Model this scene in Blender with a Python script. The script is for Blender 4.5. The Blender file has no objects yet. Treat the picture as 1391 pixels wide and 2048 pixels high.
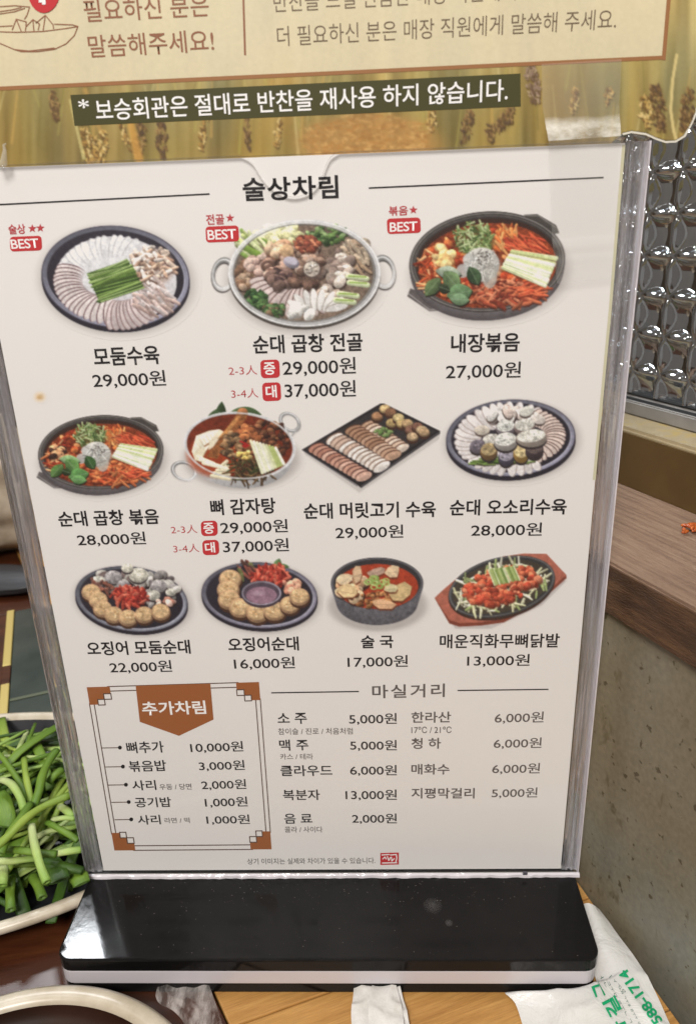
import bpy, bmesh, math, random
import numpy as np
from mathutils import Vector, Matrix
from mathutils.bvhtree import BVHTree
R = math.radians
scn = bpy.context.scene
col = scn.collection
random.seed(7)

# ------------------------------------------------------------------ camera
CAM = np.array([.024511497, -.260241564, .296456663])
ROT = (1.2081266402, .0331333874, .0263294988)
FPX = 1492.3185
cd = bpy.data.cameras.new('camera'); cam = bpy.data.objects.new('camera', cd); col.objects.link(cam)
cam.location = CAM; cam.rotation_euler = ROT
cd.sensor_fit = 'VERTICAL'; cd.sensor_height = 24; cd.lens = FPX / 2048 * 24
cd.clip_start = .01; cd.clip_end = 50
cd.dof.use_dof = True; cd.dof.focus_distance = .31; cd.dof.aperture_fstop = 11
scn.camera = cam
# ------------------------------------------------------------------ world and lamps
scn.view_settings.view_transform = 'Standard'; scn.view_settings.look = 'None'
scn.view_settings.exposure = 0; scn.view_settings.gamma = 1
w = bpy.data.worlds.new('World'); scn.world = w; w.use_nodes = True
bg = w.node_tree.nodes['Background']; bg.inputs[0].default_value = (.62, .56, .51, 1); bg.inputs[1].default_value = .33
def lamp(name, loc, tgt, size, power, colr, shape='DISK'):
    l = bpy.data.lights.new(name, 'AREA'); l.shape = shape; l.size = size; l.energy = power; l.color = colr
    o = bpy.data.objects.new(name, l); col.objects.link(o); o.location = loc
    o.rotation_euler = (Vector(tgt) - Vector(loc)).to_track_quat('-Z', 'Y').to_euler()
    return o
lamp('ceiling_lamp', (-.18, -.95, 1.15), (0, 0, .2), .45, 19.0, (1, .95, .90))
lamp('ceiling_lamp', (-.745, 1.115, 1.5), (-.1, 0, 0), .15, 9, (.94, .97, 1))
lamp('ceiling_lamp', (.55, .9, 1.55), (0, 0, 0), .16, 3.0, (1, .95, .9))
lamp('ceiling_lamp', (-.35, -.35, 1.6), (.3, .2, .2), .12, 2.5, (.85, .93, 1))
tl = lamp('glint_strip_light', (-.35, .45, 1.5), (.2, .15, .25), 1.1, 7, (.82, .92, 1), 'RECTANGLE'); tl.data.size_y = .05  # unseen cool strip light, added to streak the pressed glass with highlights
lamp('ceiling_lamp', (-1.2, .2, 1.4), (0, 0, 0), .25, 3.5, (1, .94, .86))

# ------------------------------------------------------------------ helpers
def rotm():
    m = Matrix.Identity(3)
    from mathutils import Euler
    return np.array(Euler(ROT, 'XYZ').to_matrix())
MR = rotm()
def rays(px, py):
    px = np.asarray(px, float); py = np.asarray(py, float)
    d = np.stack([(px - 695.5) / FPX, (1024 - py) / FPX, -np.ones_like(px)], -1)
    return d @ MR.T
def onp(px, py, n, d):
    n = np.array(n, float); r = rays(px, py); t = (d - CAM @ n) / (r @ n)
    return CAM + r * t[..., None]
def onY(px, py, y): return onp(px, py, (0, 1, 0), y)
def onZ(px, py, z): return onp(px, py, (0, 0, 1), z)

MATS = {}
def nt(name):
    m = bpy.data.materials.new(name); m.use_nodes = True
    t = m.node_tree; b = t.nodes['Principled BSDF']
    MATS[name] = m
    return m, t, b
def inp(b, **k):
    for a, v in k.items():
        a = a.replace('_', ' ')
        if isinstance(v, tuple) and len(v) == 3: v = v + (1,)
        b.inputs[a].default_value = v
def mat(name, c, rough=.5, spec=.5, metal=0, **k):
    m, t, b = nt(name); inp(b, Base_Color=tuple(c), Roughness=rough, Specular_IOR_Level=spec, Metallic=metal, **k); return m
def coords(t, scale=(1, 1, 1), rot=(0, 0, 0), kind='Object'):
    tc = t.nodes.new('ShaderNodeTexCoord'); m0 = t.nodes.new('ShaderNodeMapping'); mp = t.nodes.new('ShaderNodeMapping')
    mp.inputs['Scale'].default_value = scale; m0.inputs['Rotation'].default_value = rot      # turn first, then stretch
    t.links.new(tc.outputs[kind], m0.inputs[0]); t.links.new(m0.outputs[0], mp.inputs[0]); return mp.outputs[0]
def noise(t, vec, scale, detail=4, rough=.55, dist=0):
    n = t.nodes.new('ShaderNodeTexNoise'); n.inputs['Scale'].default_value = scale
    n.inputs['Detail'].default_value = detail; n.inputs['Roughness'].default_value = rough; n.inputs['Distortion'].default_value = dist
    t.links.new(vec, n.inputs['Vector']); return n.outputs['Fac']
def ramp(t, fac, stops):
    r = t.nodes.new('ShaderNodeValToRGB'); el = r.color_ramp.elements
    while len(el) < len(stops): el.new(.5)
    for e, (p, c) in zip(el, stops): e.position = p; e.color = tuple(c) + (1,) if len(c) == 3 else c
    t.links.new(fac, r.inputs[0]); return r.outputs[0]
def mix(t, fac, a, b, mode='MIX'):
    m = t.nodes.new('ShaderNodeMix'); m.data_type = 'RGBA'; m.blend_type = mode
    for s, v in ((0, fac), (6, a), (7, b)):
        if isinstance(v, (int, float)): m.inputs[s].default_value = v
        elif isinstance(v, tuple): m.inputs[s].default_value = v + (1,) if len(v) == 3 else v
        else: t.links.new(v, m.inputs[s])
    return m.outputs[2]
def bump(t, b, h, strength, dist=.001):
    n = t.nodes.new('ShaderNodeBump'); n.inputs['Strength'].default_value = strength; n.inputs['Distance'].default_value = dist
    t.links.new(h, n.inputs['Height']); t.links.new(n.outputs[0], b.inputs['Normal'])

def link(o, parent=None):
    col.objects.link(o)
    if parent is not None:
        o.parent = parent; o.matrix_parent_inverse = Matrix.Translation(parent.location).inverted()
    return o
def tag(o, label, cat, group=None):
    o['label'] = label; o['category'] = cat
    if group: o['group'] = group
    return o
def struct(o): o['kind'] = 'structure'; return o
def empty(name, loc, label, cat, group=None):
    e = bpy.data.objects.new(name, None); col.objects.link(e); e.location = loc; e.empty_display_size = .02
    return tag(e, label, cat, group)
def mesh(name, V, F, m, parent=None, smooth=False):
    me = bpy.data.meshes.new(name); me.from_pydata([tuple(map(float, v)) for v in V], [], [tuple(map(int, f)) for f in F]); me.update()
    for mm in (m if isinstance(m, (list, tuple)) else [m]): me.materials.append(mm)
    if smooth: me.polygons.foreach_set('use_smooth', [True] * len(me.polygons))
    return link(bpy.data.objects.new(name, me), parent)
def from_bm(name, bm, m, parent=None, smooth=False):
    me = bpy.data.meshes.new(name); bm.to_mesh(me); bm.free()
    for mm in (m if isinstance(m, (list, tuple)) else [m]): me.materials.append(mm)
    if smooth: me.polygons.foreach_set('use_smooth', [True] * len(me.polygons))
    return link(bpy.data.objects.new(name, me), parent)
def slab(name, outline, axis, d0, d1, m, parent=None, bevel=0, side_slot=None, seg=2):
    """outline: list of 2-D points; axis 'y' -> (x,z) extruded along y ; 'z' -> (x,y)"""
    bm = bmesh.new()
    def P(p, d): return (p[0], d, p[1]) if axis == 'y' else (p[0], p[1], d)
    a = [bm.verts.new(P(p, d0)) for p in outline]; b = [bm.verts.new(P(p, d1)) for p in outline]
    fa = bm.faces.new(a); fb = bm.faces.new(b[::-1])
    n = len(a); sides = []
    for i in range(n): sides.append(bm.faces.new((a[(i + 1) % n], a[i], b[i], b[(i + 1) % n])))
    bmesh.ops.recalc_face_normals(bm, faces=bm.faces)
    if side_slot is not None:
        for f in sides: f.material_index = side_slot
    if bevel:
        es = [e for e in bm.edges if any(f in (fa, fb) for f in e.link_faces)]
        bmesh.ops.bevel(bm, geom=es, offset=bevel, segments=seg, affect='EDGES', profile=.6)
    return from_bm(name, bm, m, parent)
def roundrect(x0, y0, x1, y1, r, n=6):
    out = []
    for cx, cy, a in ((x1 - r, y1 - r, 0), (x0 + r, y1 - r, 90), (x0 + r, y0 + r, 180), (x1 - r, y0 + r, 270)):
        for i in range(n + 1):
            t = R(a + 90 * i / n); out.append((cx + r * math.cos(t), cy + r * math.sin(t)))
    return out
def tube(name, pts, rad, m, parent=None, n=8, flat=1.0, cap=True):
    pts = [Vector(p) for p in pts]; rad = rad if isinstance(rad, (list, tuple)) else [rad] * len(pts)
    V = []; F = []
    up = Vector((0, 0, 1))
    for i, p in enumerate(pts):
        d = (pts[min(i + 1, len(pts) - 1)] - pts[max(i - 1, 0)]).normalized()
        s = d.cross(up)
        if s.length < 1e-4: s = Vector((1, 0, 0))
        s.normalize(); u = s.cross(d)
        for k in range(n):
            a = 2 * math.pi * k / n
            V.append(p + s * math.cos(a) * rad[i] + u * math.sin(a) * rad[i] * flat)
    for i in range(len(pts) - 1):
        for k in range(n):
            F.append((i * n + k, i * n + (k + 1) % n, (i + 1) * n + (k + 1) % n, (i + 1) * n + k))
    if cap: F.append(tuple(range(n))[::-1]); F.append(tuple((len(pts) - 1) * n + k for k in range(n)))
    return mesh(name, V, F, m, parent, True)

PAPER = np.array([222, 213, 204]) / 255.
PALB = np.array([.80, .785, .765])
def lin(c): c = np.asarray(c, float); return np.where(c <= .04045, c / 12.92, ((c + .055) / 1.055) ** 2.4)
def alb(c255, k=1.0):          # colour of the print as read beside the white of the sheet
    return np.clip(lin(np.asarray(c255, float) / 255.) / lin(PAPER) * PALB * k, .004, .9)

# ------------------------------------------------------------------ materials
def print_mat(name, rough=.5):
    m, t, b = nt(name); a = t.nodes.new('ShaderNodeAttribute'); a.attribute_name = 'ink'
    t.links.new(a.outputs['Color'], b.inputs['Base Color']); inp(b, Roughness=rough, Specular_IOR_Level=.25); return m
M_pic = print_mat('printed_picture')
def ink(name, c, k=1.0):
    return mat(name, tuple(alb(c, k)), .5, .25)
M_black = ink('ink_black', (32, 28, 29)); M_grey = ink('ink_grey', (92, 84, 80)); M_red = ink('ink_red', (186, 48, 50))
M_redt = ink('ink_red_text', (178, 58, 62)); M_white = ink('ink_white', (236, 226, 218)); M_brown = ink('ink_brown', (150, 88, 48))
M_line = ink('ink_line', (88, 66, 54)); M_notice = ink('ink_notice', (140, 92, 66)); M_nt2 = ink('ink_notice_thin', (112, 92, 72))
M_olive = ink('ink_olive', (70, 66, 36)); M_frame = ink('ink_frame', (150, 102, 64)); M_bag_ink = ink('ink_green', (20, 150, 95))
M_bag_dk = ink('ink_green_thin', (70, 105, 90))
m, t, b = nt('paper'); v = coords(t); f = noise(t, v, 60, 5)
t.links.new(ramp(t, f, [(.3, tuple(PALB * .997)), (.7, tuple(PALB * 1.003))]), b.inputs['Base Color']); inp(b, Roughness=.5, Specular_IOR_Level=.25)
bump(t, b, noise(t, v, 25, 3), .04, .0006); M_paper = m
M_creamedge = mat('laminate_edge', (.62, .60, .42), .4)

def clear(name, milk=.03, rough=.05, tint=(1, 1, 1), bumpy=0, gl=1.0, mcol=(.85, .83, .8), fsc=1.0, streak=None, dark=True):
    m = bpy.data.materials.new(name); m.use_nodes = True; t = m.node_tree; t.nodes.clear()
    out = t.nodes.new('ShaderNodeOutputMaterial'); tr = t.nodes.new('ShaderNodeBsdfTransparent'); tr.inputs[0].default_value = tint + (1,)
    gs = t.nodes.new('ShaderNodeBsdfGlossy'); gs.inputs['Roughness'].default_value = rough; gs.inputs['Color'].default_value = (gl, gl, gl, 1)
    df = t.nodes.new('ShaderNodeBsdfDiffuse'); df.inputs['Color'].default_value = mcol + (1,)
    fr = t.nodes.new('ShaderNodeFresnel'); fr.inputs['IOR'].default_value = 1.45
    m1 = t.nodes.new('ShaderNodeMixShader'); m2 = t.nodes.new('ShaderNodeMixShader')
    t.links.new(tr.outputs[0], m1.inputs[1]); t.links.new(df.outputs[0], m1.inputs[2]); m1.inputs[0].default_value = milk
    ge = t.nodes.new('ShaderNodeNewGeometry'); fm = t.nodes.new('ShaderNodeMath'); fm.operation = 'MULTIPLY_ADD'      # mirror only on the outer skin
    fm.inputs[1].default_value = -fsc; fm.inputs[2].default_value = fsc; t.links.new(ge.outputs['Backfacing'], fm.inputs[0])
    f2 = t.nodes.new('ShaderNodeMath'); f2.operation = 'MULTIPLY'; t.links.new(fr.outputs[0], f2.inputs[0]); t.links.new(fm.outputs[0], f2.inputs[1])
    t.links.new(f2.outputs[0], m2.inputs[0]); t.links.new(m1.outputs[0], m2.inputs[1]); t.links.new(gs.outputs[0], m2.inputs[2])
    t.links.new(m2.outputs[0], out.inputs[0])
    if streak is not None:
        v = coords(t, streak[0]); n = noise(t, v, streak[1], 5, .65)
        t.links.new(ramp(t, n, [(.38, (streak[2],) * 3), (.62, (streak[3],) * 3)]), m1.inputs[0])
        if dark: t.links.new(ramp(t, noise(t, coords(t, streak[0]), streak[1] * 1.4, 4), [(.30, (.35, .33, .33)), (.42, (.74, .72, .73)), (.6, (.97, .96, 1.0))]), df.inputs[0])
    if bumpy:
        bp = t.nodes.new('ShaderNodeBump'); bp.inputs['Strength'].default_value = bumpy; bp.inputs['Distance'].default_value = .001
        vv = coords(t, (1, 1, .25) if streak is None else streak[0])
        t.links.new(noise(t, vv, 220 if streak is None else streak[1], 4), bp.inputs['Height'])
        t.links.new(bp.outputs[0], gs.inputs['Normal']); t.links.new(bp.outputs[0], fr.inputs['Normal'])
    return m
M_sheet = clear('acrylic_sheet', .006, .06, fsc=.28)
M_edge = clear('acrylic_cut_edge', .65, .12, bumpy=.3, mcol=(.42, .40, .37))
M_rail = clear('acrylic_side_rail', .4, .07, (.93, .93, .95), bumpy=.9, mcol=(.6, .58, .58), streak=((1, 1, .03), 700, .05, .5))
def refractive(m, fac):
    t = m.node_tree; out = [n for n in t.nodes if n.type == 'OUTPUT_MATERIAL'][0]; old = out.inputs[0].links[0].from_socket
    g_ = t.nodes.new('ShaderNodeBsdfGlass'); g_.inputs['IOR'].default_value = 1.49; g_.inputs['Roughness'].default_value = .03; g_.inputs['Color'].default_value = (.96, .96, .98, 1)
    x_ = t.nodes.new('ShaderNodeMixShader'); x_.inputs[0].default_value = fac; t.links.new(old, x_.inputs[1]); t.links.new(g_.outputs[0], x_.inputs[2]); t.links.new(x_.outputs[0], out.inputs[0])
refractive(M_rail, .6)
M_glint = clear('acrylic_edge_glint', .72, .08, bumpy=.5, mcol=(.86, .82, .86))  # milky white that paints bright light onto acrylic edges
M_tape = clear('clear_tape', .09, .09, (1, 1, 1), bumpy=.25, mcol=(.95, .94, .88))
M_tape2 = clear('clear_tape_creased_sheen', .45, .15, (1, 1, 1), bumpy=.9, mcol=(.88, .87, .80), streak=((1, 1, 1.5), 70, .10, .62), dark=False)  # milkiness raised to imitate light caught where the tape bridges the gap
t = M_tape2.node_tree; ms_ = [n for n in t.nodes if n.type == 'MIX_SHADER' and n.inputs[1].links and n.inputs[1].links[0].from_node.type == 'BSDF_TRANSPARENT'][0]
src = ms_.inputs[0].links[0].from_socket; tc = t.nodes.new('ShaderNodeTexCoord'); sx = t.nodes.new('ShaderNodeSeparateXYZ'); t.links.new(tc.outputs['Object'], sx.inputs[0])
zn = t.nodes.new('ShaderNodeMath'); zn.operation = 'MULTIPLY_ADD'; zn.inputs[1].default_value = .006; t.links.new(noise(t, tc.outputs['Object'], 60, 4), zn.inputs[0]); t.links.new(sx.outputs[2], zn.inputs[2])
mr = t.nodes.new('ShaderNodeMapRange'); mr.inputs[1].default_value = .3300; mr.inputs[2].default_value = .3268; t.links.new(zn.outputs[0], mr.inputs[0])
mm_ = t.nodes.new('ShaderNodeMath'); mm_.operation = 'MULTIPLY_ADD'; mm_.inputs[2].default_value = .07; t.links.new(src, mm_.inputs[0]); t.links.new(mr.outputs[0], mm_.inputs[1]); t.links.new(mm_.outputs[0], ms_.inputs[0])
M_film = clear('laminating_film', .25, .08, (1, 1, 1), bumpy=.5, mcol=(.8, .78, .7))

def gloss_black():
    m, t, b = nt('base_black'); v = coords(t); n = noise(t, v, 18, 5)
    t.links.new(ramp(t, n, [(.3, (.006, .006, .006)), (.7, (.013, .012, .012))]), b.inputs['Base Color'])
    r2 = noise(t, v, 140, 5, .7)
    t.links.new(ramp(t, r2, [(.35, (.06,) * 3), (.75, (.17,) * 3)]), b.inputs['Roughness']); inp(b, Specular_IOR_Level=.14)
    bump(t, b, noise(t, v, 400, 3), .05, .0002)
    return m
M_base = gloss_black()
M_basew = mat('base_white_layer', (.62, .59, .62), .25, .5)
M_dust = mat('dust', (.20, .18, .16), .9, .1)

def wood(name, stops, scale, rot, rough=.4, stretch=14, bmp=.2, nscale=9):
    m, t, b = nt(name); v = coords(t, (1, stretch, stretch), rot)
    n = noise(t, v, nscale, 8, .62, .4); n2 = noise(t, v, nscale * 7, 5, .6)
    c1 = ramp(t, n, stops); c2 = mix(t, .35, c1, ramp(t, n2, [(.3, (.45, .42, .4)), (.7, (1.25, 1.2, 1.15))]), 'MULTIPLY')
    t.links.new(c2, b.inputs['Base Color']); inp(b, Roughness=rough, Specular_IOR_Level=.45); bump(t, b, n2, bmp, .0006)
    return m
WR = math.atan2(.91389, -.40596)     # direction of the counter along the table
M_tlight = wood('table_honey_wood', [(.25, (.36, .17, .045)), (.5, (.50, .26, .075)), (.75, (.60, .34, .11))], 1, (0, 0, R(-21)), .38, 16, .1, 16)
M_tdark = wood('table_red_brown_wood', [(.25, (.035, .012, .006)), (.5, (.062, .018, .007)), (.8, (.13, .042, .014))], 1, (0, 0, R(-10)), .3, 10, .12, 8)
M_ledge = wood('ledge_weathered_wood', [(.2, (.13, .072, .042)), (.5, (.285, .18, .118)), (.8, (.42, .295, .20))], 1, (0, 0, -(WR)), .55, 18, 1.2, 22)
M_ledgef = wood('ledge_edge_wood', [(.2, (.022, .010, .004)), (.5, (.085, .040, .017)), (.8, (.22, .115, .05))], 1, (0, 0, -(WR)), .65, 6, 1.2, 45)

# stone of the counter wall
m, t, b = nt('counter_stone'); v = coords(t)
base = ramp(t, noise(t, v, 9, 5, .6), [(.3, (.185, .150, .092)), (.52, (.210, .182, .126)), (.70, (.205, .208, .172))])
fine = ramp(t, noise(t, v, 420, 3, .6), [(.3, (.86, .86, .86)), (.7, (1.1, 1.1, 1.1))])
base = mix(t, 1.0, base, fine, 'MULTIPLY')
sp = ramp(t, noise(t, coords(t, (1, 1, .6)), 95, 3.5, .6, .5), [(.61, (0, 0, 0)), (.72, (.8, .8, .8))])
sp2 = ramp(t, noise(t, v, 260, 2, .5), [(.66, (0, 0, 0)), (.71, (1, 1, 1))])
c = mix(t, sp, base, (.085, .065, .030)); c = mix(t, sp2, c, (.09, .07, .04))
t.links.new(c, b.inputs['Base Color']); inp(b, Roughness=.42, Specular_IOR_Level=.4); bump(t, b, noise(t, v, 120, 4), .1, .0005); M_stone = m
m, t, b = nt('sill_brass_paint'); v = coords(t)
t.links.new(ramp(t, noise(t, v, 45, 5, .65), [(.3, (.30, .23, .12)), (.5, (.36, .29, .18)), (.64, (.42, .30, .08))]), b.inputs['Base Color'])
inp(b, Roughness=.45); M_sill = m
m, t, b = nt('sill_brown_face'); v = coords(t)
t.links.new(ramp(t, noise(t, v, 25, 4), [(.3, (.075, .042, .012)), (.7, (.115, .068, .022))]), b.inputs['Base Color']); inp(b, Roughness=.4); M_sillf = m
m, t, b = nt('window_frame_metal'); v = coords(t)
t.links.new(ramp(t, noise(t, v, 60, 5), [(.3, (.20, .19, .18)), (.7, (.30, .285, .27))]), b.inputs['Base Color']); inp(b, Roughness=.38, Metallic=.25); M_frm = m
M_frmd = mat('window_frame_gasket', (.03, .032, .035), .4)
# ---- picture painter --------------------------------------------------------
class Pic:
    """paints one printed photograph on a grid of points that lies on the sheet"""
    def __init__(s, ox, oy, sx, box, sy=None, step=1.5, seed=1, bgc=None):
        s.ox, s.oy, s.sx, s.sy = ox, oy, sx, sy or sx
        s.rng = np.random.RandomState(seed)
        x0, y0, x1, y1 = box; mg = 24 if bgc is None and step < 1.9 else 0; s.mg = mg
        x0 -= mg * sx; x1 += mg * sx; y0 -= mg * (sy or sx); y1 += mg * (sy or sx)
        s.xs = np.arange(x0, x1, step * s.sx); s.ys = np.arange(y0, y1, step * s.sy)
        s.X, s.Y = np.meshgrid(s.xs, s.ys); s.aa = 1.25 * s.sx
        s.rgb = np.ones(s.X.shape + (3,)) * (PAPER if bgc is None else np.array(bgc) / 255.); s.cov = np.zeros(s.X.shape)
        s.n1 = s.vnoise(5 * s.sx); s.n2 = s.vnoise(14 * s.sx); s.n0 = s.rng.rand(*s.X.shape)
    def vnoise(s, sc, sc2=None):
        sc2 = sc2 or sc
        gx = (s.X - s.xs[0]) / sc; gy = (s.Y - s.ys[0]) / sc2
        G = s.rng.rand(int(gy.max()) + 3, int(gx.max()) + 3)
        i = gx.astype(int); j = gy.astype(int); fx = gx - i; fy = gy - j; fx = fx * fx * (3 - 2 * fx); fy = fy * fy * (3 - 2 * fy)
        return (G[j, i] * (1 - fx) + G[j, i + 1] * fx) * (1 - fy) + (G[j + 1, i] * (1 - fx) + G[j + 1, i + 1] * fx) * fy
    def win(s, x0, y0, x1, y1):
        a = np.searchsorted(s.xs, x0); b = np.searchsorted(s.xs, x1) + 1; c = np.searchsorted(s.ys, y0); d = np.searchsorted(s.ys, y1) + 1
        return slice(max(c - 1, 0), d), slice(max(a - 1, 0), b)
    def put(s, sl, m, c, tex=0, cov=True):
        if m.size == 0: return
        c = np.asarray(c, float)
        if tex: c = c * (1 + tex * (s.n1[sl] * .6 + s.n0[sl] * .4 - .5) * 2)[..., None] if c.ndim > 1 else c[None, None] * (1 + tex * (s.n1[sl] * .6 + s.n0[sl] * .4 - .5) * 2)[..., None]
        m = m[..., None]; s.rgb[sl] = s.rgb[sl] * (1 - m) + np.clip(c, 0, 1) * m
        if cov: s.cov[sl] = np.maximum(s.cov[sl], m[..., 0])
    def ell(s, cx, cy, rx, ry, c, a=0, al=1, soft=None, sh=0, tex=0, half=None):
        soft = soft or s.aa; r = max(rx, ry) + soft
        sl = s.win(cx - r, cy - r, cx + r, cy + r); x = s.X[sl] - cx; y = s.Y[sl] - cy; t = R(a)
        u = (x * math.cos(t) + y * math.sin(t)) / rx; v = (-x * math.sin(t) + y * math.cos(t)) / ry
        d = np.sqrt(u * u + v * v) + 1e-6
        m = np.clip((1 - d) * min(rx, ry) / soft + .5, 0, 1); m = m * m * (3 - 2 * m) * al
        cc = np.array(c) / 255.
        if sh: cc = cc[None, None] * (1 - sh * (x / max(rx, ry) * .35 + y / max(rx, ry) * .9))[..., None]
        s.put(sl, m, cc, tex)
    def ring(s, cx, cy, rx, ry, wd, c, a=0, al=1, sh=0):
        r = max(rx, ry) + wd; sl = s.win(cx - r, cy - r, cx + r, cy + r); x = s.X[sl] - cx; y = s.Y[sl] - cy; t = R(a)
        u = (x * math.cos(t) + y * math.sin(t)) / rx; v = (-x * math.sin(t) + y * math.cos(t)) / ry
        d = np.abs(np.sqrt(u * u + v * v) - 1) * min(rx, ry)
        m = np.clip((wd / 2 - d) / s.aa + .5, 0, 1) * al
        cc = np.array(c) / 255.
        if sh: cc = cc[None, None] * (1 - sh * (x / rx * .4 + y / ry * .8))[..., None]
        s.put(sl, m, cc)
    def seg(s, x0, y0, x1, y1, w0, w1, c, al=1, sh=0, tex=0, soft=None):
        soft = soft or s.aa; W = max(w0, w1) + soft
        sl = s.win(min(x0, x1) - W, min(y0, y1) - W, max(x0, x1) + W, max(y0, y1) + W)
        dx, dy = x1 - x0, y1 - y0; L = dx * dx + dy * dy + 1e-6
        x = s.X[sl] - x0; y = s.Y[sl] - y0; t = np.clip((x * dx + y * dy) / L, 0, 1)
        ex = x - t * dx; ey = y - t * dy; d = np.hypot(ex, ey); wv = (w0 + (w1 - w0) * t) / 2
        m = np.clip((wv - d) / soft + .5, 0, 1) * al; cc = np.array(c) / 255.
        if sh: cc = cc[None, None] * (1 - sh * (ex * .4 + ey * .9) / (wv + 1e-6))[..., None]
        s.put(sl, m, cc, tex)
    def path(s, pts, wd, c, **k):
        for a, b in zip(pts[:-1], pts[1:]): s.seg(a[0], a[1], b[0], b[1], wd, wd, c, **k)
    def poly(s, pts, c, al=1, tex=0, grad=None):
        P = np.array(pts, float); pad = s.aa
        sl = s.win(P[:, 0].min() - pad, P[:, 1].min() - pad, P[:, 0].max() + pad, P[:, 1].max() + pad); x = s.X[sl]; y = s.Y[sl]
        ins = np.zeros(x.shape, bool); dm = np.full(x.shape, 1e9)
        for (ax, ay), (bx, by) in zip(P, np.roll(P, -1, 0)):
            if ay != by: ins ^= ((ay > y) != (by > y)) & (x < (bx - ax) * (y - ay) / (by - ay) + ax)
            L = (bx - ax) ** 2 + (by - ay) ** 2 + 1e-9; t = np.clip(((x - ax) * (bx - ax) + (y - ay) * (by - ay)) / L, 0, 1)
            dm = np.minimum(dm, np.hypot(x - ax - t * (bx - ax), y - ay - t * (by - ay)))
        m = np.clip(np.where(ins, dm, -dm) / s.aa + .5, 0, 1) * al
        s.put(sl, m, np.array(c) / 255., tex)
    def leaf(s, cx, cy, L, W, a, c, vein=None):
        r = L / 2 + 4; sl = s.win(cx - r, cy - r, cx + r, cy + r); x = s.X[sl] - cx; y = s.Y[sl] - cy; t = R(a)
        u = (x * math.cos(t) + y * math.sin(t)) / (L / 2); v = (-x * math.sin(t) + y * math.cos(t)) / (W / 2)
        e = (1 - u * u) - np.abs(v) * 1.0; m = np.clip(e * W / 2 / s.aa + .3, 0, 1) * (np.abs(u) < 1)
        cc = (np.array(c) / 255.)[None, None] * (1 - .3 * v)[..., None]
        s.put(sl, m, cc, .15)
        if vein:
            s.seg(cx - math.cos(t) * L * .4, cy - math.sin(t) * L * .4, cx + math.cos(t) * L * .4, cy + math.sin(t) * L * .4, s.aa, s.aa, vein, al=.6)
    # compound helpers
    def rnd(s, a, b): return a + (b - a) * s.rng.rand()
    def pick(s, L): return L[s.rng.randint(len(L))]
    def inside(s, cx, cy, rx, ry, a=0):
        th = s.rnd(0, 2 * math.pi); q = math.sqrt(s.rng.rand()); x = rx * q * math.cos(th); y = ry * q * math.sin(th); t = R(a)
        return cx + x * math.cos(t) - y * math.sin(t), cy + x * math.sin(t) + y * math.cos(t)
    def chunks(s, cx, cy, rx, ry, n, cols, s0, s1, a=0, sh=.45, dark=(40, 22, 18), asp=.65, tex=.2):
        P = sorted([s.inside(cx, cy, rx, ry, a) for _ in range(n)], key=lambda p: p[1])
        for x, y in P:
            r = s.rnd(s0, s1); c = s.pick(cols); an = s.rnd(-60, 60); k = s.rnd(.8, 1.15); q = asp * s.rnd(.75, 1.3)
            s.ell(x + r * .1, y + r * .22, r * 1.08, r * q * 1.15, dark, an, al=.55)
            s.ell(x, y, r, r * q, [v * k for v in c], an, sh=sh, tex=tex)
            s.ell(x - r * .2, y - r * .25, r * .35, r * .16, [min(255, v * k * 1.25 + 20) for v in c], an, al=.5)
    def strips(s, cx, cy, rx, ry, n, cols, L0, L1, W0, W1, a0=0, a1=180, a=0, dark=(40, 22, 18), sh=.35):
        P = sorted([s.inside(cx, cy, rx, ry, a) for _ in range(n)], key=lambda p: p[1])
        for x, y in P:
            L = s.rnd(L0, L1) / 2; an = R(s.rnd(a0, a1)); wd = s.rnd(W0, W1); c = s.pick(cols); k = s.rnd(.78, 1.15)
            bx, by = s.rnd(-.25, .25) * L * 2, s.rnd(-.25, .25) * L
            p = [(x - math.cos(an) * L, y - math.sin(an) * L), (x + bx * .5, y + by * .5), (x + math.cos(an) * L, y + math.sin(an) * L)]
            for dx, dy, cc, ww, al in ((0, wd * .35, dark, wd * 1.1, .5), (0, 0, [v * k for v in c], wd, 1)):
                s.seg(p[0][0] + dx, p[0][1] + dy, p[1][0] + dx, p[1][1] + dy, ww * .8, ww, cc, al=al, sh=sh if al == 1 else 0)
                s.seg(p[1][0] + dx, p[1][1] + dy, p[2][0] + dx, p[2][1] + dy, ww, ww * .7, cc, al=al, sh=sh if al == 1 else 0)
    def fan(s, cx, cy, rx, ry, a0, a1, n, L, W, c, edge, rad=.5, twist=0, cj=.06, flatten=None):
        fl = flatten or ry / rx
        px_ = None
        for i in range(n):
            th = R(a0 + (a1 - a0) * (i + s.rnd(-.2, .2)) / max(n - 1, 1)); tx, ty = -math.sin(th) * (1 if a1 > a0 else -1), math.cos(th) * (1 if a1 > a0 else -1); x = cx + rx * math.cos(th); y = cy + ry * math.sin(th)
            ang = math.degrees(math.atan2(math.sin(th) * fl, math.cos(th))) + twist; k = s.rnd(1 - cj, 1 + cj)
            s.ell(x - tx * W * .09, y - ty * W * .09, L / 2 * 1.03, W / 2 * 1.06, edge, ang, al=.95)
            s.ell(x, y, L / 2, W / 2, [v * k for v in c], ang, sh=.10, tex=.05)
    depth = 0
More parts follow.
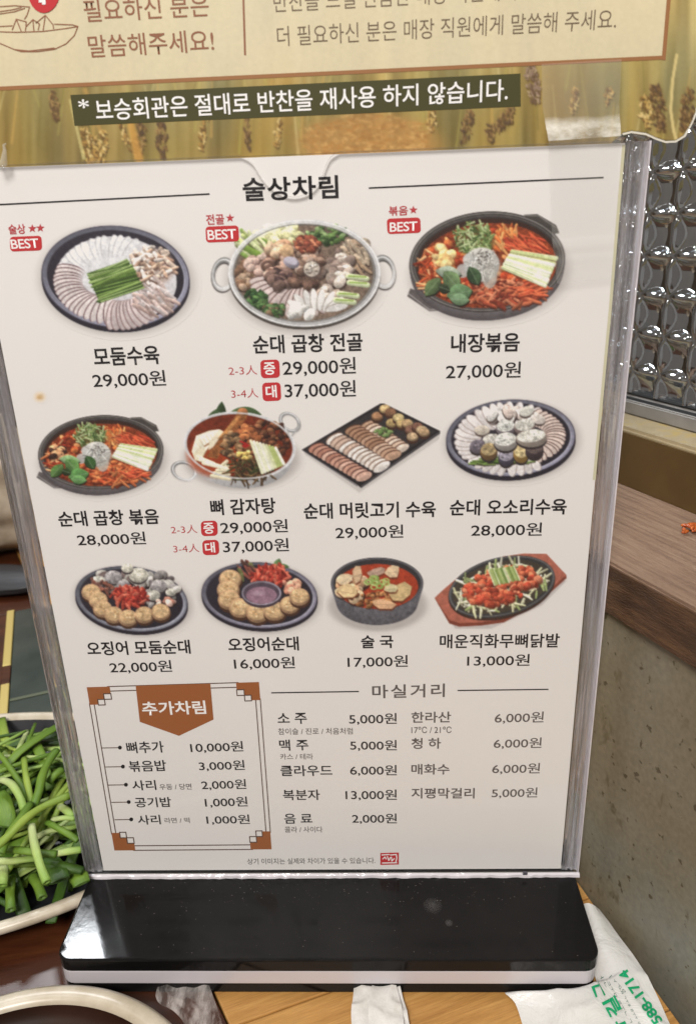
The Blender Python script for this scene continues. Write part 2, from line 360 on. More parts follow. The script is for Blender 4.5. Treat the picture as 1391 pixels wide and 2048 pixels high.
    def finish(s, name, ysurf, parent, m=None, full=False):
        Pic.depth += 1; ysurf = ysurf - 2e-6 * Pic.depth
        s.cov = s.cov if full else s.cov; keep = (s.cov > .015) if not full else np.ones(s.cov.shape, bool)
        H, Wd = s.X.shape
        P = onY(s.ox + s.X / s.sx, s.oy + s.Y / s.sy, ysurf).reshape(-1, 3)
        idx = np.arange(H * Wd).reshape(H, Wd)
        fk = keep[:-1, :-1] | keep[1:, :-1] | keep[:-1, 1:] | keep[1:, 1:]
        Q = np.stack([idx[:-1, :-1], idx[1:, :-1], idx[1:, 1:], idx[:-1, 1:]], -1)[fk]
        used = np.unique(Q); mp = np.full(H * Wd, -1); mp[used] = np.arange(len(used)); Q = mp[Q]; P = P[used]
        me = bpy.data.meshes.new(name); me.vertices.add(len(P)); me.vertices.foreach_set('co', P.astype(np.float32).ravel())
        me.loops.add(Q.size); me.loops.foreach_set('vertex_index', Q.astype(np.int32).ravel())
        me.polygons.add(len(Q)); me.polygons.foreach_set('loop_start', (np.arange(len(Q)) * 4).astype(np.int32))
        try: me.polygons.foreach_set('loop_total', np.full(len(Q), 4, np.int32))
        except Exception: pass
        me.update(calc_edges=True)
        if s.mg:
            ex = np.minimum(s.X - s.xs[0], s.xs[-1] - s.X) / (s.mg * .8 * s.sx); ey = np.minimum(s.Y - s.ys[0], s.ys[-1] - s.Y) / (s.mg * .8 * s.sy)
            q = np.clip(np.minimum(ex, ey), 0, 1); q = q * q * (3 - 2 * q); s.rgb = PAPER + (s.rgb - PAPER) * q[..., None]; s.cov = s.cov * q
        g = s.rgb; k = (s.cov ** 2 if not full else s.cov * .22)[..., None]
        L = g.mean(-1, keepdims=True); g = L + (g - L) * (1 - (.20 if not full else .05) * k)                      # ink on matt paper is a little duller
        g = g * (1 + k * (.10 * (s.vnoise(3.2 * s.sx) - .5) + .10 * (s.vnoise(7 * s.sx) - .5) + .07 * (s.n0 - .5))[..., None])
        for _ in range(2): g[1:-1, 1:-1] = g[1:-1, 1:-1] * .6 + .1 * (g[:-2, 1:-1] + g[2:, 1:-1] + g[1:-1, :-2] + g[1:-1, 2:])
        rgb = np.clip(g, 0, 1).reshape(-1, 3)[used]
        A = np.ones((len(P), 4), np.float32); A[:, :3] = np.clip(lin(rgb) / lin(PAPER) * PALB, .003, .88)
        at = me.color_attributes.new('ink', 'FLOAT_COLOR', 'POINT'); at.data.foreach_set('color', A.ravel())
        me.materials.append(m or M_pic); me.validate()
        return link(bpy.data.objects.new(name, me), parent)
# ---- lettering ---------------------------------------------------------------
DG = None
def glyph(body, bold=0, shear=0, sp=1.0):
    c = bpy.data.curves.new('lettering', 'FONT'); c.body = body; c.offset = bold; c.size = 1; c.shear = shear; c.space_character = sp; c.resolution_u = 4
    o = bpy.data.objects.new('lettering', c); col.objects.link(o)
    dg = bpy.context.evaluated_depsgraph_get(); me = bpy.data.meshes.new_from_object(o.evaluated_get(dg))
    bpy.data.objects.remove(o); bpy.data.curves.remove(c)
    n = len(me.vertices); co = np.zeros(n * 3); me.vertices.foreach_get('co', co); co = co.reshape(-1, 3)
    lo = co.min(0); hi = co.max(0)
    return me, (co - lo) / np.maximum(hi - lo, 1e-6)
def text(name, body, xl, xr, yl, yr, h, m, y, parent, bold=.012, sp=1.0):
    """left and right bottom corners and the height as read on the photograph, laid flat on the sheet at depth y"""
    me, uv = glyph(body, bold, 0, sp)
    A = onY(xl, yl, y); B = onY(xr, yr, y); T = onY(xl, yl - h, y)
    e = B - A; H = T[2] - A[2]
    P = A + uv[:, :1] * e + uv[:, 1:2] * np.array([0, 0, H])
    P[:, 1] += np.random.RandomState(len(P)).uniform(-1, 1, len(P)) * 2e-6
    me.vertices.foreach_set('co', P.astype(np.float32).ravel()); me.materials.clear(); me.materials.append(m); me.update(); me.name = name
    return link(bpy.data.objects.new(name, me), parent)
def flat(name, px, m, y, parent):
    P = [onY(a, b, y) for a, b in px]
    o = mesh(name, P, [tuple(range(len(P)))], m, parent)
    if o.data.polygons[0].normal.y > 0: o.data.flip_normals()
    return o
def stroke(pts, wd, y):
    """quads along a polyline in photograph pixels"""
    V = []; F = []
    for (ax, ay), (bx, by) in zip(pts[:-1], pts[1:]):
        L = math.hypot(bx - ax, by - ay) + 1e-9; nx, ny = -(by - ay) / L * wd / 2, (bx - ax) / L * wd / 2; ex, ey = (bx - ax) / L * wd * .3, (by - ay) / L * wd * .3
        i = len(V); V += [onY(ax + nx - ex, ay + ny - ey, y), onY(bx + nx + ex, by + ny + ey, y), onY(bx - nx + ex, by - ny + ey, y), onY(ax - nx - ex, ay - ny - ey, y)]; F.append((i, i + 1, i + 2, i + 3))
        y -= 2e-6
    return V, F
def strokes(name, lists, wd, m, y, parent):
    V = []; F = []
    for k, pts in enumerate(lists):
        v, f = stroke(pts, wd, y - k * 1e-6); b = len(V); V += v; F += [tuple(i + b for i in q) for q in f]
    return mesh(name, V, F, m, parent)
def rrect(x0, y0, x1, y1, r, slope=-.04, lean=.05):
    cx, cy = (x0 + x1) / 2, (y0 + y1) / 2
    return [(x + (y - cy) * lean, y + (x - cx) * slope) for x, y in roundrect(x0, y0, x1, y1, r, 5)]
def star(cx, cy, r):
    return [(cx + (r if k % 2 == 0 else r * .42) * math.sin(k * math.pi / 5), cy - (r if k % 2 == 0 else r * .42) * math.cos(k * math.pi / 5)) for k in range(10)]
# ================================================================== THE MENU STAND
HB = .019084616; ZT = .3194; WP = .1125; WB = .11135; YB = .042
YF = .0025                                   # front face of the sheet of paper
stand = empty('menu_stand', (0, 0, 0), 'clear acrylic menu holder with thumb notch on a glossy black base with white stripe', 'menu holder')
foot = lambda e=0: roundrect(-WB - e, -YB - e, WB + e, .022 + e, .006)
h1, h2 = .0066, .0137
slab('base_bottom', foot(-.0004), 'z', 0, HB - h2, M_base, stand, .0006)
slab('base_stripe', foot(-.0002), 'z', HB - h2, HB - h1, M_basew, stand, .0004)
slab('base_top', foot(0), 'z', HB - h1, HB, M_base, stand, .0009, seg=3)
notch = [(478, 313), (491, 316), (503, 326), (515, 345), (530, 366), (552, 383), (578, 393), (605, 390), (628, 376), (643, 352), (652, 328), (661, 313), (677, 304)]
NP = [tuple(onY(a, b, 0)[[0, 2]]) for a, b in notch]
NP[0] = (NP[0][0], ZT); NP[-1] = (NP[-1][0], ZT)
from mathutils.geometry import interpolate_bezier
def smooth(P, n=5):
    out = []
    for i in range(len(P) - 1):
        p0 = P[max(i - 1, 0)]; p1 = P[i]; p2 = P[i + 1]; p3 = P[min(i + 2, len(P) - 1)]
        for k in range(n):
            t = k / n
            out.append(tuple(.5 * ((2 * p1[j]) + (-p0[j] + p2[j]) * t + (2 * p0[j] - 5 * p1[j] + 4 * p2[j] - p3[j]) * t * t + (-p0[j] + 3 * p1[j] - 3 * p2[j] + p3[j]) * t ** 3) for j in range(len(P[0]))))
    return out + [tuple(P[-1])]
NS = smooth(NP)
slab('front_sheet', [(-WP, HB + .0004), (WP, HB + .0004), (WP, ZT)] + NS[::-1] + [(-WP, ZT)], 'y', .0006, .0018, [M_sheet, M_edge], stand, side_slot=1)
slab('back_sheet', [(-WP, HB + .0004), (WP, HB + .0004), (WP, ZT), (-WP, ZT)], 'y', .0036, .0054, [M_sheet, M_edge], stand, side_slot=1)
# side rails: ridged acrylic bars that join the two sheets
for sg in (-1, 1):
    prof = [(.1062, .0020), (.1070, .0026), (.1076, .0021), (.1084, .0024), (.1090, .0034), (.1098, .0022), (.1106, .0020), (.1114, .0027), (.1123, .0022), (.1123, .0034), (.1062, .0034)]
    bm = bmesh.new(); rows = []
    for z in np.linspace(HB + .001, ZT - .0002, 60):
        rows.append([bm.verts.new((sg * (x + random.uniform(-1, 1) * .00006), y + random.uniform(-1, 1) * .00008, z)) for x, y in prof])
    for a, b2 in zip(rows[:-1], rows[1:]):
        for i in range(len(prof)): j = (i + 1) % len(prof); bm.faces.new((a[i], a[j], b2[j], b2[i]))
    bm.faces.new(rows[0]); bm.faces.new(rows[-1][::-1]); bmesh.ops.recalc_face_normals(bm, faces=bm.faces)
    from_bm('side_rail', bm, M_rail, stand)
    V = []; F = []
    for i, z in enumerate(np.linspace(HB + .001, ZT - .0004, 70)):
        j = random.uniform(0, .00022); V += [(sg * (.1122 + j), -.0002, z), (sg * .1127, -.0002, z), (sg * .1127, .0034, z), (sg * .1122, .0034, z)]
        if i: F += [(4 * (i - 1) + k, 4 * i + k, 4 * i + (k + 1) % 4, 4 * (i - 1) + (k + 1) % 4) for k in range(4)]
    mesh('outer_edge_glint', V, F, M_glint if sg > 0 else M_rail, stand)  # outer edge sliver; the right one is painted milky white as a glint
# uneven strip along the panel bottom, coloured pale as light caught by the acrylic
V = []; F = []; N = 90
for i in range(N + 1):
    x = -WP - .0006 + (2 * WP + .0012) * i / N; j = random.uniform(-.00025, .00025)
    V += [(x, -.0012 + j, HB + .0001), (x, -.0010 + j * .5, HB + .0013 + j), (x, -.0001, HB + .0019), (x, -.0001, HB + .0001)]
    if i:
        a = 4 * (i - 1); b2 = 4 * i
        F += [(a + k, b2 + k, b2 + (k + 1) % 4, a + (k + 1) % 4) for k in range(4)]
mesh('bottom_edge_glint', V, F, M_glint, stand)
g = onY(1049, 1747, -.0016)
slab('mould_mark', roundrect(g[0] - .0011, g[2] - .0007, g[0] + .0011, g[2] + .0009, .0005, 4), 'y', -.0019, -.0012, mat('mould_mark_grey', (.10, .09, .11), .3), stand, .0002)
# dust and grease on the base
bm = bmesh.new()
for k in range(300):
    x = random.uniform(-.098, .108); y = random.uniform(-.040, -.004)
    if random.random() < .45: y = random.uniform(-.016, -.002)
    r = random.choice([.00005, .00006, .00008, .00014]); a = random.random() * 3
    q = [bm.verts.new((x + r * (1 + random.random()) * math.cos(a + i * 1.57), y + r * math.sin(a + i * 1.57), HB + .0001)) for i in range(4)]
    bm.faces.new(q)
o = from_bm('dust_specks', bm, M_dust, stand); o['kind'] = 'stuff'
m, t, b = nt('smudge'); out = t.nodes['Material Output']; tc = t.nodes.new('ShaderNodeTexCoord'); gr = t.nodes.new('ShaderNodeTexGradient'); gr.gradient_type = 'SPHERICAL'
t.links.new(tc.outputs['Object'], gr.inputs[0])
mp = t.nodes.new('ShaderNodeMapping'); mp.inputs['Scale'].default_value = (180, 180, 180); t.links.new(tc.outputs['Object'], mp.inputs[0]); t.links.new(mp.outputs[0], gr.inputs[0])
tr = t.nodes.new('ShaderNodeBsdfTransparent'); ms = t.nodes.new('ShaderNodeMixShader'); inp(b, Base_Color=(.5, .48, .47), Roughness=.8)
mr = t.nodes.new('ShaderNodeMath'); mr.operation = 'MULTIPLY'; mr.inputs[1].default_value = .09; t.links.new(gr.outputs['Fac'], mr.inputs[0])
t.links.new(mr.outputs[0], ms.inputs[0]); t.links.new(tr.outputs[0], ms.inputs[1]); t.links.new(b.outputs[0], ms.inputs[2]); t.links.new(ms.outputs[0], out.inputs[0])
for (px, py, r) in ((865, 1811, .0048), (897, 1846, .0030)):
    q = onZ(px, py, HB + .00015)
    o = mesh('smudge', [(r * math.cos(k * .5236), r * math.sin(k * .5236), 0) for k in range(12)], [tuple(range(12))], m, None); o.location = q
    o.scale = (r / .0055,) * 3; o.parent = stand

# ================================================================== THE MENU SHEET
sheet = mesh('menu_sheet', [(x, y, z) for y in (YF, YF + .0003) for x, z in ((-.1054, .0206), (.1054, .0206), (.1054, .3188), (-.1054, .3188))],
             [(0, 1, 2, 3), (7, 6, 5, 4), (0, 4, 5, 1), (1, 5, 6, 2), (2, 6, 7, 3), (3, 7, 4, 0)], M_paper)
tag(sheet, 'white Korean menu sheet with dish photographs and prices inside the clear holder', 'menu')
flat('sheet_edge', [(1243, 290), (1249.5, 290), (1222, 620), (1190, 960), (1184, 960), (1216, 620)], M_creamedge, YF - .00004, sheet)
L1, L2, L3 = YF - .00005, YF - .00009, YF - .00013
# --- headings and rules
text('menu_title', '술상차림', 487, 677, 403, 397, 47, M_black, L2, sheet, .024, 1.08)
for a, b2, wd in (((-95, 414), (418, 388), 3.2), ((738, 376), (1205, 355), 3.2), ((543, 1385.7), (716.5, 1383), 2.4), ((915, 1381), (1095, 1378.7), 2.4)):
    strokes('rule_line', [[a, b2]], wd, M_black, L2, sheet)
text('list_title', '마실거리', 744, 888.6, 1397, 1394, 27, M_grey, L2, sheet, .014, 1.2)
# --- red badges
def badge(nm, tx, xs, yb, h, stars, box, bt):
    text('badge_name', tx, xs[0], xs[1], yb, yb - 1.5, h, M_redt, L2, sheet, .02)
    for sx, sy in stars: flat('badge_star', star(sx, sy, 9), M_redt, L2, sheet)
    o = flat('best_badge', rrect(*box, 7), M_red, L1 - .00002, sheet)
    text('badge_lettering', 'BEST', bt[0], bt[1], bt[2], bt[2] - 2.5, bt[3], M_white, L2, o, .012, .95)
badge('a', '술상', (19, 53), 469, 20, [(65, 457), (81, 456)], (20.5, 472.5, 84, 502), (24, 79, 498, 19))
badge('b', '전골', (413, 449), 450, 21, [(460, 436)], (411.5, 452, 477.5, 484), (416, 473, 480, 20))
badge('c', '볶음', (777, 815), 432, 19, [(826, 420)], (773.5, 436, 840.5, 467), (779, 834, 464, 19))
# --- names and prices: (text, xl, xr, yl, yr, h)
for a in [('모둠수육', 190, 321, 733, 728, 37), ('순대 곱창 전골', 507, 725, 708, 702, 37), ('내장볶음', 901, 1037.5, 706, 703, 38),
          ('순대 곱창 볶음', 119.5, 319.5, 1054, 1048, 31), ('뼈 감자탕', 422.5, 552, 1031, 1027, 32), ('순대 머릿고기 수육', 608, 870.6, 1038.5, 1034, 32),
          ('순대 오소리수육', 898.7, 1131, 1031.5, 1029, 32), ('오징어 모둠순대', 176.5, 382, 1311.5, 1307.5, 28), ('오징어순대', 457.5, 598, 1303.5, 1301, 28),
          ('술 국', 722, 786, 1297, 1296, 26), ('매운직화무뼈닭발', 878.5, 1117, 1297, 1295, 28)]:
    text('dish_name', *a, M_black, L2, sheet, .022 if '닭' not in a[0] else .017)
for a in [('29,000원', 188, 333, 778, 773, 33), ('29,000원', 566, 711.5, 754, 749, 35), ('37,000원', 570, 711.5, 799, 795, 35), ('27,000원', 890.6, 1040, 761, 757, 34),
          ('28,000원', 157, 293, 1094, 1090, 27), ('29,000원', 442, 576, 1070, 1066, 28), ('37,000원', 447, 578, 1108, 1104, 28), ('29,000원', 671, 806, 1080, 1077, 28),
          ('28,000원', 941, 1082, 1075, 1073, 28), ('22,000원', 221.6, 345, 1348, 1345, 25), ('16,000원', 469, 590, 1340.5, 1338, 25), ('17,000원', 695, 815, 1337, 1335, 25), ('13,000원', 933, 1057.6, 1334.5, 1333, 25)]:
    text('dish_price', *a, M_black, L2, sheet, .009)
for x0, x1, yb, h, tx, bx, ch, cb in ((458, 514.5, 751, 19, '2-3人', (521, 719.5, 559, 756), '중', (528, 551, 750, 25)), (463, 517, 797, 19, '3-4人', (524.6, 765, 561.5, 802), '대', (532, 554, 796, 25)),
                                      (343, 395, 1068, 17, '2-3人', (402, 1041.6, 435, 1072), '중', (408, 429, 1068, 22)), (347.6, 399, 1106, 17, '3-4人', (405, 1080, 438, 1110), '대', (411, 431, 1106, 21))):
    text('serving_note', tx, x0, x1, yb, yb - 2, h, M_redt, L2, sheet, -.004)
    o = flat('size_badge', rrect(*bx, 8), M_red, L1 - .00002, sheet); text('badge_lettering', ch, cb[0], cb[1], cb[2], cb[2] - 1, cb[3], M_white, L2, o, .02)
# --- extras box
Bx = [(173.6, 1374.5), (517.8, 1364), (543, 1698.6), (229, 1701)]
def bl(u, v): return tuple((1 - v) * ((1 - u) * Bx[0][k] + u * Bx[1][k]) + v * ((1 - u) * Bx[3][k] + u * Bx[2][k]) for k in (0, 1))
U, Wv = 1 / 330., 1 / 325.
fr = strokes('list_frame', [[bl(.12, 0), bl(.88, 0)], [bl(.12, 9 * Wv), bl(.88, 9 * Wv)], [bl(.12, 1), bl(.88, 1)], [bl(.12, 1 - 9 * Wv), bl(.88, 1 - 9 * Wv)],
                            [bl(0, .1), bl(0, .9)], [bl(9 * U, .1), bl(9 * U, .9)], [bl(1, .1), bl(1, .9)], [bl(1 - 9 * U, .1), bl(1 - 9 * U, .9)]], 2, M_line, L1, sheet)
for cu, cv in ((0, 0), (1, 0), (1, 1), (0, 1)):
    f = lambda a, b2: bl(a * U if cu == 0 else 1 - a * U, b2 * Wv if cv == 0 else 1 - b2 * Wv)
    flat('frame_corner', [f(0, 0), f(44, 0), f(44, 14), f(30, 14), f(30, 25), f(17, 25), f(17, 35), f(0, 35)], M_brown, L1 - .00001, sheet)
    strokes('corner_square', [[f(30, 14), f(44, 14), f(44, 25), f(30, 25), f(30, 14)], [f(17, 25), f(30, 25), f(30, 36), f(17, 36), f(17, 25)]], 2, M_line, L2, sheet)
bn = flat('list_banner', [(271.4, 1371.5), (420.6, 1367), (427, 1439), (357.8, 1471.7), (279.7, 1443.7)], M_brown, L2, sheet)
text('banner_lettering', '추가차림', 286, 413, 1431, 1428, 27, M_white, L3, bn, .02)
for x0, x1, y in ((204.5, 240, 1496), (211, 246, 1534), (217, 252, 1570.2), (223.7, 257.6, 1604.8), (229.6, 262.6, 1639.6)):
    o = strokes('list_connector', [[(x0, y), (x1, y - .6)]], 1.8, M_line, L1, sheet)
    flat('connector_dot', [(x1 + 4 * math.cos(k * .6283), y - .8 + 4 * math.sin(k * .6283)) for k in range(10)], M_black, L2, o)
for a in [('뼈추가', 255, 329, 1507, 1505, 23), ('볶음밥', 259.6, 334, 1544, 1542, 22), ('사리', 266, 313.5, 1581, 1580, 20), ('공기밥', 271.4, 343.6, 1615, 1614, 20), ('사리', 277, 322.4, 1649.5, 1648.5, 19),
          ('소 주', 555.5, 614, 1448.5, 1447.5, 22), ('맥 주', 559, 617, 1501.5, 1500.5, 22), ('클라우드', 561.5, 664.7, 1552.5, 1552, 22), ('복분자', 566.5, 640, 1600.5, 1600, 21), ('음 료', 569, 624.6, 1647.5, 1647, 20)]:
    text('item_name', *a, M_black, L2, sheet, .014)
for a in [('한라산', 822, 901, 1446, 1445, 22), ('청 하', 822, 881, 1498, 1497.5, 22), ('매화수', 822, 898, 1549, 1549, 21), ('지평막걸리', 822, 948, 1597, 1597, 21)]:
    text('item_name', *a, M_grey, L2, sheet, .016)
for a in [('10,000원', 382, 487, 1507, 1504, 22), ('3,000원', 399, 490, 1543, 1541, 21), ('2,000원', 404, 493, 1581, 1579, 21), ('1,000원', 411, 495.7, 1616, 1614, 21), ('1,000원', 414, 500, 1650, 1649, 20),
          ('5,000원', 698, 793, 1450, 1449, 23), ('5,000원', 700, 793, 1502, 1502, 22), ('6,000원', 700, 793, 1552, 1552, 22), ('13,000원', 691, 793, 1601, 1601, 22), ('2,000원', 704, 793, 1648, 1648, 21)]:
    text('item_price', *a, M_black, L2, sheet, .009)
for a in [('6,000원', 988, 1085.5, 1448, 1446, 23), ('6,000원', 986, 1081.4, 1498.5, 1497, 22), ('6,000원', 983, 1078, 1549, 1548, 22), ('5,000원', 982, 1073, 1597, 1596, 21)]:
    text('item_price', *a, M_grey, L2, sheet, .008)
for a in [('우동 / 당면', 320, 383.7, 1580, 1579, 12), ('라면 / 떡', 330, 380, 1646.5, 1646, 11), ('참이슬 / 진로 / 처음처럼', 556.5, 705, 1469.5, 1468.5, 13), ('카스 / 테라', 560.5, 626, 1519.5, 1519, 12),
          ('17℃ / 21℃', 822, 902, 1466.5, 1466, 13), ('콜라 / 사이다', 569.6, 645, 1665, 1665, 12), ('상기 이미지는 실제와 차이가 있을 수 있습니다.', 495, 750, 1729, 1727, 12)]:
    text('small_print', *a, M_grey, L2, sheet, .006)
lg = flat('logo_stamp', [(760, 1706), (797, 1705), (797, 1729), (760, 1730)], M_red, L1, sheet)
strokes('logo_marks', [[(763, 1710), (778, 1709)], [(780, 1710), (792, 1709), (793, 1716), (791, 1724)], [(765, 1718), (769, 1714), (772, 1718)], [(774, 1713), (777, 1721), (780, 1715)], [(782, 1714), (783, 1722), (788, 1717)], [(764, 1726), (793, 1725.5)]], 2, M_white, L2, lg)
# --- small orange-brown food stain
p = Pic(0, 400, 2.898, (190, 1090, 280, 1190), seed=3)
p.ell(232, 1142, 34, 30, (224, 198, 165), soft=22, al=.8); p.ell(232, 1142, 20, 16, (212, 172, 118), soft=14, al=.9); p.ell(228, 1145, 9, 6, (190, 140, 80), soft=6, al=.7)
p.finish('food_stain', L1, sheet)

# ================================================================== DISH PHOTOGRAPHS (flat print)
def shadow(p, cx, cy, rx, ry, a=0, k=.35): p.ell(cx, cy, rx * 1.0, ry * 1.0, (128, 118, 112), a, al=k * 1.3, soft=ry * .24)
def black_plate(p, cx, cy, rx, ry, a=0, drop=26, rim=(122, 118, 132), dark=(44, 38, 46), outer=(40, 34, 42)):
    shadow(p, cx + 8, cy + drop * .9, rx * 1.04, ry * 1.06, a)
    for k in range(6): p.ell(cx + 1, cy + drop * (1 - k / 6), rx * (1 - .002 * k), ry, outer, a)
    p.ell(cx, cy, rx, ry, (70, 64, 76), a, sh=.1); p.ell(cx, cy, rx * .985, ry * .98, rim, a, sh=-.35); p.ell(cx, cy, rx * .925, ry * .905, dark, a, sh=.15)
    p.ring(cx, cy, rx * .93, ry * .91, 4, (150, 146, 156), a, al=.55, sh=-.7)
# 1 boiled pork platter
p = Pic(0, 400, 2.898, (225, 130, 1130, 800), seed=11)
black_plate(p, 670, 445, 430, 296, 5, 26)
p.ell(675, 462, 350, 250, (206, 198, 196), 5)
p.fan(660, 470, 250, 172, 190, 292, 15, 190, 62, (222, 216, 212), (196, 188, 184), flatten=.7)
p.fan(655, 470, 262, 170, 200, 95, 17, 165, 58, (216, 198, 190), (112, 78, 78), flatten=.62, cj=.04)
p.fan(690, 480, 235, 190, 100, 52, 8, 170, 64, (206, 184, 178), (140, 108, 104), flatten=.9)
p.ell(640, 440, 170, 110, (218, 212, 208), 0, soft=60)
p.ell(890, 390, 120, 110, (176, 146, 128), 0, al=.8, soft=40)
p.strips(885, 370, 120, 95, 60, [(214, 184, 160), (190, 150, 122), (226, 206, 190), (166, 124, 98)], 40, 84, 18, 30, -50, 70, dark=(96, 62, 50), sh=.45)
p.strips(890, 565, 120, 80, 40, [(206, 178, 166), (190, 158, 144), (216, 196, 188)], 70, 130, 16, 26, 20, 55, dark=(132, 96, 88))
p.poly([(505, 425), (740, 345), (835, 512), (580, 598)], (60, 84, 30))
for k in range(44):
    t = p.rnd(0, 1); x0 = 508 + 72 * t + p.rnd(-8, 12); y0 = 428 + 166 * t; x1 = 742 + 92 * t + p.rnd(-12, 8); y1 = 350 + 160 * t; q = p.rnd(-22, 22)
    p.seg(x0, y0 + q, x1, y1 - q * .4, 9, 8, p.pick([(120, 148, 62), (88, 118, 42), (70, 96, 36), (146, 168, 92), (54, 78, 30)]), sh=.4)
p.finish('dish_picture', L1, sheet)
# 2 sundae and tripe hot pot
p = Pic(380, 400, 3.161, (120, 100, 1330, 850), seed=12)
shadow(p, 722, 500, 490, 345)
for hx, hy, a in ((212, 470, 8), (1222, 455, -8)):
    p.ring(hx, hy + 8, 66, 92, 26, (70, 62, 58), a); p.ring(hx, hy, 66, 92, 24, (164, 158, 152), a, sh=-.3); p.ring(hx - 2, hy - 3, 66, 92, 7, (222, 216, 210), a)
p.ell(722, 482, 480, 338, (76, 66, 58)); p.ell(722, 462, 480, 340, (190, 184, 178), sh=.15); p.ring(722, 462, 470, 330, 7, (232, 226, 220)); p.ell(720, 460, 440, 306, (104, 90, 74)); p.ring(720, 462, 446, 312, 6, (96, 88, 82), al=.8)
p.ell(720, 462, 428, 300, (120, 96, 78), tex=.3)
p.chunks(560, 220, 150, 60, 34, [(228, 220, 160), (214, 206, 140), (236, 230, 190)], 24, 46, dark=(150, 140, 80))
p.strips(400, 300, 90, 70, 24, [(150, 176, 70), (212, 216, 150), (196, 204, 120), (120, 150, 60)], 70, 130, 16, 30, 20, 60, dark=(90, 90, 40))
p.seg(330, 290, 430, 340, 34, 34, (122, 152, 52), sh=.3)
p.chunks(870, 220, 130, 55, 60, [(74, 100, 46), (96, 124, 60), (52, 76, 36), (128, 150, 90)], 12, 26, dark=(30, 40, 20))
p.chunks(1050, 330, 90, 80, 34, [(166, 140, 112), (140, 112, 86), (190, 168, 140)], 18, 40)
p.strips(1040, 370, 80, 80, 22, [(150, 120, 90), (186, 160, 130)], 70, 130, 18, 28, 30, 80)
p.chunks(900, 420, 110, 110, 46, [(170, 148, 130), (138, 114, 100), (196, 178, 160), (120, 96, 84)], 24, 50)
p.chunks(360, 480, 70, 90, 26, [(140, 104, 76), (176, 142, 112), (110, 78, 56)], 22, 40)
p.chunks(450, 400, 90, 60, 20, [(206, 170, 150), (190, 150, 132)], 24, 44, dark=(110, 70, 60))
p.fan(700, 500, 230, 150, 175, 65, 12, 190, 58, (206, 182, 172), (104, 72, 64), flatten=.7)
p.chunks(540, 410, 70, 90, 22, [(150, 112, 92), (190, 150, 126), (110, 76, 62)], 26, 46)
p.chunks(590, 490, 90, 60, 18, [(84, 60, 54), (116, 86, 74), (64, 44, 42)], 30, 48)
p.chunks(720, 520, 70, 60, 14, [(84, 56, 46), (110, 78, 62)], 26, 44)
p.ell(740, 400, 110, 120, (104, 76, 62), tex=.35, soft=30); p.chunks(730, 370, 110, 90, 46, [(120, 88, 70), (96, 66, 52), (150, 116, 94), (168, 140, 120)], 20, 40)
p.chunks(560, 300, 70, 50, 12, [(220, 176, 136), (206, 150, 110)], 26, 44, dark=(130, 80, 50))
p.ell(610, 320, 44, 40, (206, 160, 112), sh=.3, tex=.2)
p.chunks(735, 280, 88, 50, 60, [(156, 76, 48), (138, 62, 42), (182, 108, 72), (116, 56, 40)], 12, 24, dark=(70, 28, 18))
p.ell(640, 395, 52, 36, (150, 138, 148), 20, sh=.4); p.ell(640, 385, 40, 22, (186, 176, 184), 20)
p.ell(770, 440, 58, 56, (92, 72, 64)); p.ell(768, 436, 50, 48, (196, 178, 158), tex=.35); p.chunks(768, 436, 36, 34, 12, [(140, 120, 104), (210, 194, 176)], 6, 12)
p.chunks(860, 600, 70, 40, 10, [(200, 176, 156), (180, 150, 130)], 26, 44)
p.fan(800, 690, 130, 60, 200, 350, 8, 140, 44, (222, 214, 204), (150, 132, 116), flatten=1.4)
p.chunks(700, 715, 70, 40, 8, [(220, 212, 200)], 34, 50, dark=(150, 130, 110))
for x, y in ((1060, 490), (1065, 530), (1000, 600), (980, 640)):
    p.seg(x - 60, y - 8, x + 55, y + 8, 36, 34, (208, 214, 160), sh=.3); p.seg(x - 58, y - 10, x + 50, y - 4, 10, 10, (150, 180, 70))
p.chunks(420, 625, 70, 60, 40, [(60, 92, 44), (84, 118, 58), (40, 66, 32)], 14, 30, dark=(24, 34, 18))
p.chunks(530, 700, 60, 50, 30, [(58, 84, 40), (84, 110, 60), (110, 84, 60)], 14, 30, dark=(28, 34, 20))
p.ring(722, 462, 462, 322, 26, (196, 190, 184), al=.9, sh=.1); p.ring(722, 462, 474, 334, 6, (236, 230, 224)); p.ring(722, 462, 447, 309, 5, (110, 102, 96))
p.finish('dish_picture', L1, sheet)
